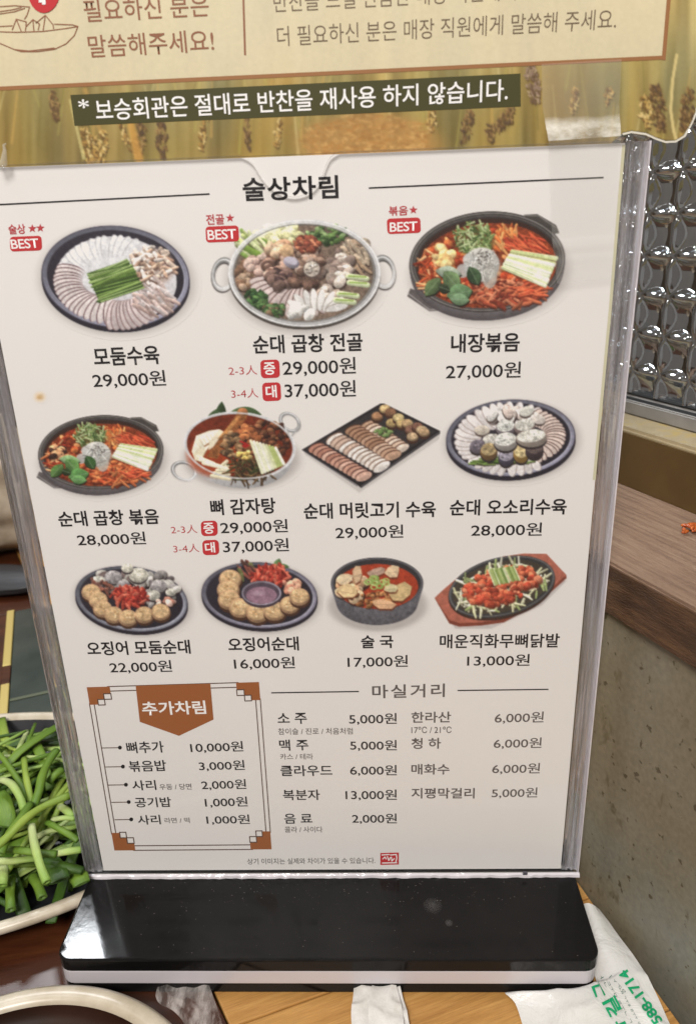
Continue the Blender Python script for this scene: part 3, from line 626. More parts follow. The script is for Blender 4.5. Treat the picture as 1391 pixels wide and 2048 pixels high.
# 3 and 4: spicy stir-fry in a black pot
def stir_pot(p, v):
    shadow(p, 690, 500, 500, 310, -4)
    p.poly([(190, 590), (170, 640), (310, 735), (400, 730), (330, 640)], (92, 82, 78)); p.path([(180, 625), (310, 725), (420, 722)], 8, (150, 140, 134))
    p.poly([(905, 125), (990, 120), (1110, 190), (1130, 240), (1040, 260)], (72, 64, 58)); p.path([(920, 128), (1000, 132), (1100, 200)], 8, (120, 112, 104))
    for k in range(8): p.ell(675, 478 - 7 * k, 484 + k * 1.2, 316, (74 + k * 3, 66 + k * 3, 66 + k * 3), -4, sh=-.1)
    p.ell(675, 422, 492, 318, (58, 50, 46), -4); p.ring(675, 422, 480, 306, 8, (138, 130, 122), -4, al=.8); p.ring(675, 424, 462, 292, 6, (104, 96, 90), -4, al=.8)
    p.ell(675, 430, 448, 282, (60, 34, 26), -4); p.ell(678, 446, 436, 268, (140, 52, 22), -4, tex=.4)
    red = [(196, 74, 30), (168, 52, 22), (214, 104, 44), (140, 38, 18), (224, 130, 70)]
    p.chunks(640, 450, 390, 235, 230, red, 14, 34, -4, dark=(80, 22, 10))
    p.strips(330, 480, 90, 130, 60, [(206, 104, 50), (180, 62, 26), (232, 160, 100), (150, 40, 18)], 40, 100, 10, 20, dark=(90, 30, 14))
    p.chunks(370, 390, 80, 60, 16, [(238, 196, 120), (228, 170, 96)], 22, 46, dark=(160, 90, 40)) if v == 0 else p.chunks(340, 420, 60, 60, 14, [(222, 150, 96), (60, 34, 26)], 22, 40)
    p.strips(800, 290, 90, 70, 40, [(236, 130, 56), (226, 104, 40), (242, 160, 84)], 60, 120, 12, 22, 30, 110, dark=(130, 50, 20))
    p.strips(930, 320, 120, 60, 54, [(214, 78, 40), (230, 96, 50), (190, 56, 30)], 60, 130, 10, 18, 10, 50, dark=(110, 30, 14))
    p.strips(800, 620, 220, 80, 120, [(190, 92, 54), (160, 62, 36), (208, 116, 76), (130, 46, 28)] if v == 0 else [(208, 96, 44), (222, 120, 60), (180, 66, 30)], 50, 120, 16, 28, -60, 50, dark=(80, 26, 16))
    p.strips(960, 600, 80, 40, 20, [(216, 70, 36), (226, 92, 50)], 60, 120, 12, 20, -30, 20, dark=(120, 30, 14))
    for k in range(16):
        t = k / 15 + p.rnd(-.04, .04); x0 = 830 - 60 * t; y0 = 355 + 105 * t; x1 = 1110 - 70 * t; y1 = 405 + 170 * t
        p.seg(x0, y0 + 6, x1, y1 + 6, 18, 18, (120, 120, 60), al=.6); p.seg(x0, y0, x1, y1, p.rnd(10, 22), p.rnd(14, 26), p.pick([(226, 226, 190), (214, 216, 160), (200, 206, 130), (236, 232, 210)]), sh=.2)
        if k % 3 == 0: p.seg(x0, y0, x0 * .3 + x1 * .7, y0 * .3 + y1 * .7, 6, 4, (150, 170, 70), al=.8)
    p.ell(600, 300, 120, 90, (70, 84, 40), al=.7, soft=30)
    for k in range(120):
        x, y = p.inside(590, 275, 125, 95); a = p.rnd(0, 180); L = p.rnd(30, 64)
        c = p.pick([(128, 146, 76), (96, 120, 56), (154, 168, 104), (70, 92, 42), (178, 188, 128)]); dx, dy = math.cos(R(a)) * L / 2, math.sin(R(a)) * L / 2
        p.seg(x - dx, y - dy, x + dx, y + dy, 13, 7, c, sh=.4)
    p.ell(645, 452, 120, 105, (150, 140, 128), al=.6, soft=30)
    p.ell(640, 440, 112, 108, (188, 180, 168), sh=.18, tex=.1); p.ell(570, 410, 50, 44, (196, 190, 180), al=.9); p.ell(690, 520, 46, 70, (180, 172, 158), 0, al=.8); p.ell(520, 480, 40, 44, (180, 176, 168), al=.9)
    p.strips(645, 440, 90, 80, 60, [(206, 200, 190), (176, 168, 156), (196, 190, 176)], 40, 90, 6, 10, dark=(140, 130, 118))
    for k in range(34):
        x, y = p.inside(655, 400, 56, 50); p.ell(x, y, 4, 3, (58, 48, 44))
    for lx, ly, L, W, a, c in ((330, 580, 150, 90, -50, (88, 108, 62)), (430, 490, 170, 84, 8, (146, 156, 130)), (450, 540, 150, 110, 50, (98, 122, 74)), (500, 620, 170, 120, -12, (92, 124, 78)), (590, 510, 130, 90, 62, (56, 78, 46)), (400, 590, 80, 60, 20, (48, 58, 36)), (500, 660, 130, 80, 5, (110, 140, 96))):
        p.leaf(lx + 4, ly + 8, L, W, a, (36, 34, 22)); p.leaf(lx, ly, L, W, a, c if v == 0 else (c[0] * .9, c[1] * 1.08, c[2] * .8), (150, 166, 130))
p = Pic(760, 390, 3.161, (150, 85, 1210, 850), seed=13); stir_pot(p, 0); p.finish('dish_picture', L1, sheet)
p = Pic(30.2, 806.1, 3.93, (150, 85, 1210, 850), sy=4.30, seed=14); stir_pot(p, 1); p.finish('dish_picture', L1, sheet)
# 5 bone and potato stew in a steel pan
p = Pic(0, 780, 2.2435, (745, 50, 1375, 470), seed=15)
shadow(p, 1085, 310, 260, 140)
p.ring(826, 365, 52, 38, 13, (150, 144, 140), 20, sh=-.3); p.ring(826, 362, 52, 38, 4, (236, 232, 228), 20); p.ring(1300, 145, 46, 34, 13, (140, 134, 130), 40); p.ring(1300, 142, 46, 34, 4, (230, 226, 222), 40); p.path([(1345, 150), (1325, 185), (1310, 205)], 8, (170, 164, 158))
p.leaf(960, 130, 150, 60, -50, (58, 76, 40), (90, 110, 70)); p.leaf(990, 110, 120, 50, -85, (50, 70, 36)); p.leaf(1110, 100, 130, 50, 10, (62, 84, 44)); p.leaf(1060, 110, 110, 50, -30, (70, 90, 50))
for k in range(8): p.ell(1075, 290 - 5 * k, 236 + 1.6 * k, 150, (186 + 2 * k, 180 + 2 * k, 176 + 2 * k), 5, sh=.25)
p.ell(1075, 250, 250, 152, (150, 144, 140), 5); p.ring(1075, 250, 247, 149, 5, (236, 230, 226), 5); p.ell(1075, 252, 238, 142, (120, 40, 18), 5, tex=.2); p.ell(960, 300, 120, 90, (176, 58, 20), 10, al=.8, soft=30)
for q_, c_ in (([(860, 275), (880, 205), (940, 182), (985, 176), (975, 215), (930, 265), (905, 305), (870, 300)], (238, 226, 196)), ([(895, 210), (950, 186), (985, 180), (960, 222), (915, 250)], (246, 236, 210)), ([(866, 290), (900, 250), (925, 270), (900, 320), (875, 315)], (232, 214, 176)), ([(985, 176), (1010, 190), (965, 250), (935, 270), (940, 230)], (228, 208, 172))):
    p.poly([(x + 3, y + 7) for x, y in q_], (150, 84, 44), al=.8); p.poly(q_, c_, tex=.06)
for k in range(5): p.seg(880 + k * 16, 232 - k * 8, 900 + k * 14, 262 - k * 9, 3, 3, (200, 176, 136), al=.7)
for k in range(5): p.seg(950 + 12 * k, 385 - 12 * k, 1030 - 3 * k, 400 - 20 * k, 16, 16, (234, 214, 170), sh=.3)
for k in range(3): p.seg(885 + 14 * k, 300 + 14 * k, 960 + 30 * k, 330 + 12 * k, 16, 14, (240, 226, 190), sh=.2)
p.chunks(1200, 220, 100, 80, 90, [(112, 60, 36), (140, 82, 48), (84, 42, 26), (60, 32, 22)], 8, 20)
p.chunks(1090, 210, 70, 60, 50, [(150, 78, 38), (190, 108, 54), (110, 56, 30)], 10, 24)
p.poly([(925, 300), (1060, 110), (1085, 85), (1112, 95), (1105, 130), (1020, 220), (975, 310)], (150, 82, 36), tex=.35); p.poly([(975, 220), (1060, 120), (1085, 110), (1020, 200)], (196, 124, 60), tex=.2); p.ell(1088, 100, 24, 20, (170, 100, 54), sh=.4)
p.chunks(1040, 250, 42, 60, 34, [(120, 84, 50), (84, 60, 38), (150, 110, 70)], 10, 20)
p.strips(1120, 355, 90, 50, 80, [(90, 62, 34), (70, 48, 26), (120, 86, 50), (60, 66, 30)], 40, 90, 5, 9)
p.chunks(1095, 292, 34, 20, 12, [(224, 180, 84), (236, 200, 110)], 8, 15, dark=(120, 80, 30)); p.path([(1078, 230), (1100, 240), (1115, 250)], 8, (190, 30, 24)); p.ell(1100, 250, 14, 9, (176, 24, 20))
for k in range(9):
    x = 1125 + 14 * k; p.seg(x, 228 + 4 * k, x + 52 - 2 * k, 372 - 5 * k, 12, 14, p.pick([(226, 222, 180), (206, 206, 150), (236, 230, 204), (176, 186, 100)]), sh=.15)
p.ring(1075, 250, 243, 146, 7, (206, 200, 196), 5, al=.9); p.finish('dish_picture', L1, sheet)
# 6 sliced head-meat board
p = Pic(580, 780, 2.2435, (40, 45, 690, 460), seed=16)
p.poly([(60, 285), (310, 460), (690, 205), (410, 100)], (168, 158, 150), al=.5)
p.poly([(52, 268), (300, 425), (318, 440), (672, 195), (672, 184), (420, 60), (405, 60)], (38, 32, 34)); p.poly([(70, 266), (305, 415), (655, 186), (415, 70)], (52, 46, 46)); p.path([(55, 270), (300, 430)], 4, (96, 90, 92)); p.path([(320, 432), (668, 190)], 4, (92, 86, 88))
def row(x0, y0, x1, y1, n, L, W, cols, edge, an):
    for k in range(n):
        t = k / (n - 1); x, y = x0 + (x1 - x0) * t, y0 + (y1 - y0) * t; c = p.pick(cols)
        p.ell(x - 3, y - 5, L / 2, W / 2, edge, an, al=.9); p.ell(x, y, L / 2, W / 2, c, an, sh=.15, tex=.12); p.ell(x + 8, y + 4, L * .3, W * .2, [v * .8 for v in c], an, al=.5)
row(350, 160, 500, 262, 10, 70, 34, [(216, 180, 150), (190, 146, 112), (226, 200, 176)], (100, 62, 44), -25)
row(285, 180, 460, 295, 11, 80, 36, [(190, 144, 112), (168, 120, 88), (206, 166, 136)], (88, 52, 36), -20)
row(200, 220, 410, 345, 12, 84, 36, [(226, 210, 194), (232, 218, 204), (206, 170, 146)], (120, 84, 66), -30)
row(120, 262, 330, 388, 12, 76, 38, [(196, 138, 112), (214, 164, 138), (180, 116, 92)], (96, 54, 44), -20)
p.chunks(420, 190, 44, 20, 24, [(84, 110, 50), (110, 134, 70)], 6, 12)
for x, y, c in ((390, 118, (186, 128, 84)), (425, 85, (208, 170, 110)), (450, 100, (150, 100, 66)), (455, 148, (196, 160, 96)), (485, 125, (214, 184, 120)), (500, 150, (206, 170, 104)), (525, 150, (190, 150, 100)), (540, 178, (150, 100, 76)), (570, 165, (130, 84, 64)), (548, 210, (196, 160, 116)), (590, 180, (206, 170, 120)), (600, 190, (190, 150, 104))):
    p.ell(x, y + 8, 27, 24, (70, 40, 28)); p.ell(x, y, 26, 20, [v * .75 for v in c], sh=.3); p.ell(x, y - 4, 21, 15, c, tex=.3)
p.finish('dish_picture', L1, sheet)
# 7 sundae and pork stomach platter
p = Pic(580, 780, 2.2435, (685, 30, 1300, 430), seed=17)
black_plate(p, 988, 215, 290, 172, -3, 20)
p.fan(985, 220, 190, 108, 60, 300, 26, 120, 44, (226, 214, 206), (176, 158, 150), flatten=.7)
p.fan(1000, 205, 190, 96, 300, 420, 17, 90, 36, (222, 196, 180), (96, 66, 58), flatten=.7)
p.chunks(990, 120, 110, 30, 16, [(216, 206, 196), (200, 180, 166)], 20, 34)
p.strips(945, 320, 110, 16, 26, [(96, 124, 44), (126, 150, 70), (70, 98, 34)], 50, 120, 7, 10, -5, 12)
for x, y, a, c in ((905, 110, -60, (214, 206, 196)), (975, 95, 70, (222, 196, 180)), (1060, 95, -20, (206, 200, 184)), (1110, 130, 20, (216, 200, 186)), (860, 180, 0, (196, 180, 160))):
    p.ell(x, y + 8, 34, 24, (90, 74, 66), a); p.ell(x, y, 34, 22, c, a, sh=.25, tex=.2)
for x, y, rx, ry, cs, ct in ((905, 225, 40, 30, (80, 62, 70), (206, 196, 180)), (965, 165, 36, 32, (110, 96, 100), (206, 202, 190)), (1050, 160, 40, 32, (116, 96, 90), (214, 206, 190)), (840, 248, 30, 26, (104, 92, 100), (120, 108, 116)), (890, 270, 32, 34, (116, 84, 48), (186, 156, 104)), (968, 295, 30, 34, (74, 66, 80), (150, 140, 150)), (1035, 275, 30, 40, (150, 110, 50), (206, 178, 120)), (1095, 260, 34, 36, (70, 54, 56), (110, 90, 84)), (965, 225, 44, 36, (150, 140, 130), (216, 210, 196)), (1080, 210, 58, 34, (140, 124, 110), (222, 214, 196))):
    rx *= 1.2; ry *= 1.15; p.ell(x, y + 18, rx, ry, (50, 40, 40)); p.ell(x, y + 8, rx, ry, cs, sh=.3); p.ell(x, y - 4, rx * .92, ry * .72, ct, -8, tex=.35, sh=.1); p.chunks(x, y - 4, rx * .6, ry * .45, 7, [[v * .8 for v in ct], [v * 1.05 for v in ct]], 4, 7, sh=.1, dark=[v * .6 for v in ct])
p.finish('dish_picture', L1, sheet)
# 8 and 9: squid sundae plates
def rolls(p, L, r):
    for x, y in L:
        p.ell(x + 3, y + r * .28, r * 1.03, r * .92, (74, 44, 30)); p.ell(x, y + 3, r, r * .88, (178, 132, 92), sh=.3, tex=.15); p.ell(x, y - 2, r * .86, r * .70, (214, 170, 116), tex=.22, sh=.1)
        p.chunks(x, y - 2, r * .5, r * .4, 10, [(196, 146, 92), (224, 186, 134)], r * .08, r * .16, sh=.1, dark=(160, 112, 66))
def chilli(p, cx, cy, rx, ry, n): p.strips(cx, cy, rx, ry, n, [(196, 64, 44), (172, 46, 34), (214, 96, 70), (150, 36, 28)], 30, 60, 12, 20, dark=(90, 22, 18))
p = Pic(100, 1090, 2.484, (110, 80, 700, 460), seed=18)
black_plate(p, 405, 268, 281, 160, 8, 16, rim=(112, 112, 120))
p.chunks(520, 230, 110, 90, 26, [(150, 140, 134), (110, 98, 96), (180, 172, 160)], 20, 36); p.chunks(330, 180, 120, 40, 16, [(180, 170, 156), (110, 90, 84), (200, 192, 176)], 24, 40)
for x, y, r in ((315, 160, 44), (440, 150, 48), (365, 200, 34), (540, 205, 40), (515, 250, 34), (600, 235, 26), (385, 115, 30), (240, 180, 36)):
    p.ell(x, y + 8, r, r * .8, (66, 56, 56)); p.ell(x, y, r, r * .76, p.pick([(190, 182, 164), (160, 150, 146), (202, 192, 170)]), sh=.35, tex=.35)
p.strips(250, 215, 60, 40, 20, [(150, 84, 64), (110, 70, 60)], 40, 80, 10, 16); chilli(p, 385, 262, 85, 48, 70); p.chunks(575, 290, 40, 24, 10, [(214, 170, 150), (190, 120, 96)], 14, 24)
rolls(p, [(205, 232), (240, 270), (262, 315), (318, 345), (388, 360), (468, 345), (550, 330)], 48); p.finish('dish_picture', L1, sheet)
p = Pic(100, 1090, 2.484, (735, 65, 1345, 460), seed=19)
black_plate(p, 1040, 250, 288, 164, 4, 16, rim=(118, 112, 126))
p.leaf(1130, 95, 60, 40, -70, (88, 120, 66)); p.leaf(1160, 105, 60, 24, 10, (80, 110, 60)); p.strips(975, 130, 50, 30, 18, [(150, 74, 60), (96, 60, 50), (110, 110, 60)], 40, 90, 10, 18, 40, 80); chilli(p, 1100, 155, 90, 42, 80)
p.chunks(1190, 200, 44, 34, 14, [(196, 120, 92), (216, 150, 116)], 16, 28)
rolls(p, [(895, 168), (885, 220), (890, 270), (945, 310), (1030, 335), (1115, 325)], 56); rolls(p, [(1190, 295), (1238, 255)], 50)
p.ell(1052, 246, 100, 66, (70, 54, 62)); p.ell(1050, 238, 98, 60, (150, 140, 150), sh=-.3); p.ell(1050, 240, 90, 53, (84, 66, 78)); p.ell(1050, 250, 76, 43, (150, 108, 124), tex=.12); p.ell(1035, 240, 30, 12, (190, 156, 168), al=.6, soft=14)
p.finish('dish_picture', L1, sheet)
# 10 stew in a stone bowl
p = Pic(620, 1090, 2.484, (85, 50, 590, 430), seed=20)
shadow(p, 335, 300, 245, 130)
for k in range(14): p.ell(332, 290 - 7 * k, 200 + 2.1 * k, 108 + 1.5 * k, (84 + k, 80 + k, 84 + k), 0, tex=.18)
p.ell(332, 190, 229, 128, (52, 48, 50)); p.ring(332, 190, 222, 122, 6, (96, 92, 96)); p.ell(332, 206, 204, 112, (178, 54, 26), tex=.15)
p.chunks(200, 215, 60, 70, 18, [(226, 186, 140), (206, 150, 104)], 22, 44); p.chunks(330, 270, 130, 36, 50, [(150, 88, 44), (110, 62, 34), (176, 112, 60)], 8, 18)
for x, y, rx, ry, a, c in ((175, 170, 46, 30, -30, (228, 196, 150)), (232, 145, 24, 40, 0, (214, 172, 128)), (190, 230, 56, 34, 20, (230, 190, 130)), (330, 132, 48, 20, -20, (190, 150, 124)), (410, 130, 36, 30, 10, (222, 186, 140)), (450, 235, 60, 44, -30, (206, 170, 110)), (400, 215, 40, 24, 0, (216, 196, 140)), (360, 290, 60, 24, 5, (226, 170, 120))):
    ps = [(x + math.cos(R(a)) * rx * 1.1 * math.cos(w_) * j - math.sin(R(a)) * ry * math.sin(w_) * j, y + math.sin(R(a)) * rx * math.cos(w_) * j + math.cos(R(a)) * ry * 1.1 * math.sin(w_) * j) for w_, j in [(2 * math.pi * i / 7, p.rnd(.72, 1.15)) for i in range(7)]]
    p.poly([(u_ + 2, v_ + 9) for u_, v_ in ps], (110, 50, 26), al=.85); p.poly(ps, c, tex=.14); p.poly([(x + (u_ - x) * .55 - 3, y + (v_ - y) * .45 - 4) for u_, v_ in ps], [min(255, q_ * 1.08) for q_ in c], al=.7); p.seg(ps[0][0], ps[0][1], ps[3][0], ps[3][1], 4, 3, [q_ * .75 for q_ in c], al=.6)
for k in range(16):
    x, y = p.inside(325, 185, 60, 26); p.ring(x, y, 15, 11, 6, p.pick([(170, 190, 90), (140, 166, 70), (196, 206, 120)]))
p.finish('dish_picture', L1, sheet)
# 11 fire-grilled chicken feet on an iron plate
p = Pic(620, 1090, 2.484, (600, 30, 1290, 430), seed=21)
p.poly([(630, 290), (720, 415), (900, 415), (1150, 300), (1275, 175)], (160, 150, 144), al=.5)
p.poly([(618, 265), (690, 390), (740, 406), (850, 400), (960, 385), (1120, 300), (1272, 165), (1270, 148), (1172, 46), (1060, 44), (950, 60), (880, 90), (760, 140), (660, 225)], (132, 58, 40))
p.poly([(618, 262), (690, 372), (740, 388), (850, 384), (960, 366), (1120, 284), (1270, 150), (1172, 44), (1060, 42), (950, 58), (760, 138), (660, 222)], (182, 94, 70), tex=.08)
p.ell(950, 218, 270, 148, (66, 40, 32), -14); p.ell(950, 208, 270, 146, (56, 54, 54), -14); p.ring(950, 206, 262, 138, 5, (110, 108, 106), -14, al=.8); p.ell(948, 208, 246, 124, (70, 60, 48), -14)
p.strips(945, 212, 236, 112, 170, [(222, 214, 170), (206, 200, 150), (232, 226, 196), (150, 164, 96)], 30, 80, 8, 16, a=-14, dark=(90, 74, 44))
p.chunks(945, 205, 196, 80, 190, [(196, 78, 46), (214, 98, 60), (172, 56, 34), (222, 120, 80)], 12, 24, a=-14, dark=(110, 30, 18)); p.chunks(920, 260, 90, 40, 40, [(206, 84, 50), (184, 62, 38)], 12, 22, dark=(110, 30, 18))
for k in range(20): x = 885 + 6.6 * k; p.seg(x, 125 - 1.0 * k + p.rnd(-5, 5), x + 30, 200 - 1.5 * k + p.rnd(-5, 5), 8, 8, p.pick([(170, 186, 104), (136, 158, 74), (206, 214, 160), (110, 136, 60)]), sh=.3)
p.finish('dish_picture', L1, sheet)

# ================================================================== THE NOTICE ABOVE
YP = .0068
nb = [onY(a, b, YP)[[0, 2]] for a, b in ((1393, 205), (1391, 222), (1384, 240), (1376, 256), (1365, 272), (1350, 281), (1330, 282), (1312, 276), (1290, 266), (1262, 262), (1245, 266))]
nz = .3172
outl = [(-.140, .3175), (.100, .3172)] + [tuple(q) for q in nb[::-1]] + [(.1281, .335), (.1285, .3606), (-.140, .3705)]
M_pback = mat('notice_card', tuple(alb((172, 152, 100))), .4, .3)
poster = slab('notice_board', outl, 'y', YP + .0002, YP + .0016, M_pback)
tag(poster, 'laminated wheat-field notice in Korean with dark green banner, taped above the menu holder', 'notice')
p = Pic(0, 0, 1, (-40, -24, 1396, 336), step=2.0, seed=31)
gy = np.clip((p.Y - 60) / 240, 0, 1)[..., None]
strk = p.vnoise(26, 260)[..., None]; strk2 = p.vnoise(9, 150)[..., None]; blot = p.vnoise(90, 120)[..., None]
base = (1 - gy) * np.array([180, 158, 112]) + gy * np.array([150, 122, 72])
base = base + (strk - .5) * np.array([70, 60, 36]) + (strk2 - .5) * 26 + (p.vnoise(60, 200)[..., None] - .5) * np.array([46, 18, -10])
base = base * (1 - .35 * blot) + np.array([150, 134, 72]) * .35 * blot
p.rgb[:] = np.clip(base * np.array([.94, .94, .86]) / 255., 0, 1); p.cov[:] = 1
for k in range(70):
    x = p.rnd(-30, 1390); y = p.rnd(170, 330); L = p.rnd(50, 150); dx = p.rnd(-22, 22)
    p.seg(x, y, x + dx, y - L, p.rnd(2, 6), 1.5, p.pick([(196, 176, 104), (120, 104, 52), (206, 160, 84), (172, 160, 82), (216, 200, 140), (108, 96, 50)]), al=.5, soft=4)
def ear(x, y0, y1, wd, cs, tilt=0):
    n = int((y1 - y0) * wd / 26); p.ell(x + tilt / 2, (y0 + y1) / 2, wd * .5, (y1 - y0) * .52, (112, 92, 50), al=.35, soft=9)
    for k in range(n):
        q = p.rng.rand(); hw = wd * .55 * math.sin(math.pi * min(max(q, .12), .9)) ** .5; xx = x + tilt * q + p.rnd(-hw, hw); yy = y0 + (y1 - y0) * q; an = p.rnd(20, 110) * (1 if xx > x + tilt * q else -1)
        a2 = R(an); L_ = p.rnd(3, 6.5); dx, dy = math.cos(a2) * L_, abs(math.sin(a2)) * L_; bx = p.rnd(-2, 2)
        for ox, oy, c_, al_ in ((1.2, 2.4, (78, 58, 32), .75), (0, 0, p.pick(cs), .95)):
            p.seg(xx - dx + ox, yy - dy + oy, xx + bx + ox, yy + oy, 2.2, 4.2, c_, al=al_); p.seg(xx + bx + ox, yy + oy, xx + dx * .6 + ox, yy + dy + oy, 4.0, 2, c_, al=al_)
gold = [(196, 160, 92), (170, 130, 68), (214, 184, 120), (128, 96, 52)]; dk = [(104, 78, 52), (130, 98, 60), (156, 124, 76), (90, 70, 52)]
ear(104, 178, 240, 15, dk, 8); ear(170, 256, 330, 24, gold, 14); ear(205, 262, 330, 26, gold, -6); ear(283, 246, 315, 22, dk, -8); ear(322, 246, 318, 20, dk, 2); ear(240, 240, 300, 12, gold, 20)
ear(410, 238, 300, 12, gold, -8); ear(492, 236, 300, 9, dk, 4); ear(560, 240, 300, 12, gold, -10); ear(1018, 216, 262, 34, dk, -24); ear(940, 222, 285, 18, dk, -12); ear(1060, 130, 205, 26, [(150, 124, 104), (176, 150, 120), (110, 84, 64)], 10)
ear(862, 222, 262, 18, gold, 0); ear(1150, 176, 230, 14, gold, -4); ear(1218, 176, 208, 14, gold, -4); ear(1308, 170, 262, 30, dk, 12); ear(1288, 190, 256, 22, gold, 4); ear(1380, 178, 262, 26, dk, -14); ear(980, 250, 288, 16, dk, 0)
p.ell(735, 290, 140, 62, (176, 128, 72), al=.75, soft=30)
for k in range(460):
    x, y = p.inside(735, 278, 128, 50); p.seg(x, y, x + p.rnd(-14, 14), y + p.rnd(-6, 6), 4, 2, p.pick([(186, 136, 76), (170, 118, 60), (206, 160, 96), (150, 104, 54)]), al=.6, soft=4)
p.path([(1352, 110), (1344, 160), (1340, 220), (1346, 262), (1352, 282)], 6, (206, 182, 120))
p.seg(140, 200, 168, 316, 4, 7, (200, 184, 120), al=.7); p.seg(262, 250, 278, 318, 14, 18, (206, 150, 70), al=.7, soft=6); p.seg(170, 180, 200, 260, 10, 6, (206, 156, 84), al=.5, soft=6)
# cream text panel: white overprint that lets the field show faintly
m1 = (p.Y < 178 - .0467 * p.X) & (p.X < 1335 - (p.Y + 0) * .085)
p.rgb = np.where(m1[..., None], p.rgb * .13 + np.array([214, 198, 164]) / 255. * .87, p.rgb)
p.finish('field_picture', YP, poster, full=True)
# keep the print inside the card's lower rounded corner
fp = bpy.data.objects['field_picture']; bm = bmesh.new(); bm.from_mesh(fp.data)
def inpoly(x, z, P):
    c = False
    for (ax, az), (bx, bz) in zip(P, P[1:] + P[:1]):
        if (az > z) != (bz > z) and x < (bx - ax) * (z - az) / (bz - az) + ax: c = not c
    return c
bmesh.ops.delete(bm, geom=[v for v in bm.verts if (v.co.z < .3195 or v.co.x > .1) and not inpoly(v.co.x, v.co.z, outl)], context='VERTS'); bm.to_mesh(fp.data); bm.free()
N1, N2, N3 = YP - .0001, YP - .0002, YP - .0003
strokes('panel_frame', [[(-60, 180), (0, 177), (690, 145), (1326, 115)], [(1326, 118), (1336, 0), (1339, -24)]], 8, M_frame, N1, poster)
strokes('divider_line', [[(490, 109), (486, -20)]], 4, M_notice, N1, poster)
ob = flat('banner', [(141, 190), (1039.8, 147), (1040.5, 213), (149.5, 251.6)], M_olive, N1, poster)
text('banner_lettering', '*', 158, 179, 217, 216, 18, M_white, N2, ob, .01)
text('banner_lettering', '보승회관은 절대로 반찬을 재사용 하지 않습니다.', 194, 1014, 242, 202, 43, M_white, N2, ob, .010)
text('notice_line', '필요하신 분은', 171, 419, 45, 33, 46, M_notice, N1, poster, .006)
text('notice_line', '말씀해주세요!', 180, 429, 116, 103, 45, M_notice, N1, poster, .006)
text('notice_line', '더 필요하신 분은 매장 직원에게 말씀해 주세요.', 555, 1230, 93, 58, 40, M_nt2, N1, poster, -.003)
text('notice_line', '반찬을 드실 만큼만 매장 직원에게', 548, 1030, 25, 0, 40, M_nt2, N1, poster, -.003)
z3 = lambda L: [(x / 3.024, y / 3.024) for x, y in L]
draw = [z3([(-60, 230), (0, 262), (90, 300), (130, 312), (230, 312), (330, 298), (400, 265), (450, 215), (472, 160), (440, 150), (330, 146)]), z3([(472, 160), (400, 172), (260, 190), (100, 195), (0, 192), (-60, 188)]), z3([(90, 300), (180, 308), (330, 290)]),
        z3([(0, 160), (75, 156)]), z3([(75, 180), (100, 116), (160, 132), (155, 185)]), z3([(100, 116), (130, 190)]), z3([(160, 160), (200, 118), (240, 145), (232, 180)]), z3([(200, 118), (206, 186)]), z3([(218, 140), (275, 92), (322, 150), (325, 172)]), z3([(275, 92), (262, 182)]),
        z3([(-60, 45), (0, 40), (90, 34), (180, 42), (165, 90), (150, 115)]), z3([(-60, 92), (0, 84), (90, 70), (150, 50)]), z3([(-60, 80), (0, 70), (80, 58), (130, 45)])]
strokes('bowl_drawing', draw, 2.2, M_notice, N1, poster)
rd = flat('speech_bubble', [(88 + 31 * math.cos(k * .3142) * (1 if math.sin(k * .3142) < 0 else 1 - .12 * math.sin(k * .3142)), -8 + 34 * math.sin(k * .3142)) for k in range(20)], M_red, N2, poster)
strokes('bubble_mark', [[(88, -25), (88, 7)], [(80, 1.5), (88, 1.5)]], 7, M_white, N3, rd)
# laminating film border
strokes('laminate_border', [[(1395, 205), (1390, 228), (1382, 246), (1368, 272), (1350, 283), (1330, 284), (1312, 278), (1290, 268), (1262, 264), (1245, 268)]], 4, mat('laminate_rim', (.75, .72, .62), .2), YP + .0001, poster)

# ================================================================== CLEAR TAPE
def strip(name, pts, m, parent, nx=14, jitter=.00012):
    """pts: rows of (left px, right px, depth y)"""
    V = []; F = []
    for i, (l, r, y) in enumerate(pts):
        A = onY(*l, y); B = onY(*r, y)
        for k in range(nx + 1): V.append(A + (B - A) * k / nx + np.array([0, random.uniform(-jitter, jitter), 0]))
        if i:
            for k in range(nx): a = (i - 1) * (nx + 1) + k; F.append((a, a + 1, a + nx + 2, a + nx + 1))
    return mesh(name, V, F, m, parent, True)
tp = strip('adhesive_tape', [((1082, 128), (1242, 118), YP - .0006), ((1083, 170), (1240, 164), YP - .0006), ((1084, 216), (1237, 206), YP - .0008)], M_tape, None, jitter=.00004)
tag(tp, 'strip of clear tape with creased middle joining the wheat-field notice to the menu holder', 'tape')
rows = []
for k in range(9):
    t = k / 8; rows.append(((1084 + 12 * t, 216 + 66 * t), (1237 + 4 * t, 206 + 66 * t), YP - .0008 + (-.0006 - YP + .0008) * t ** .8))
strip('creased_section', rows, M_tape2, tp, 18, .0002)
strip('front_section', [((1096, 282), (1241, 272), -.0006), ((1100, 380), (1236, 374), -.0004), ((1103, 478), (1229, 468), -.0004)], M_tape, tp, jitter=.00003)
rows = []
for k in range(16):
    t = k / 15; rows.append(((1103 + 10 * t, 478 + 90 * t), (1229 - 6 * t, 468 + 88 * t), -.0005 - .0017 * abs(math.sin(t * 7 + .4)) ** 1.5 * (1 - t)))
strip('wrinkled_end', rows, M_tape, tp, 18, .0001)
lint = tube('tape_scrap', [onY(x, y, -.0008) for x, y in ((-6, 330), (8, 326), (10, 300), (8, 290), (13, 287))], [.0016, .0012, .0006, .0004, .0002], M_film)
tag(lint, 'torn scrap of clear tape on the top edge of the holder at far left', 'tape')
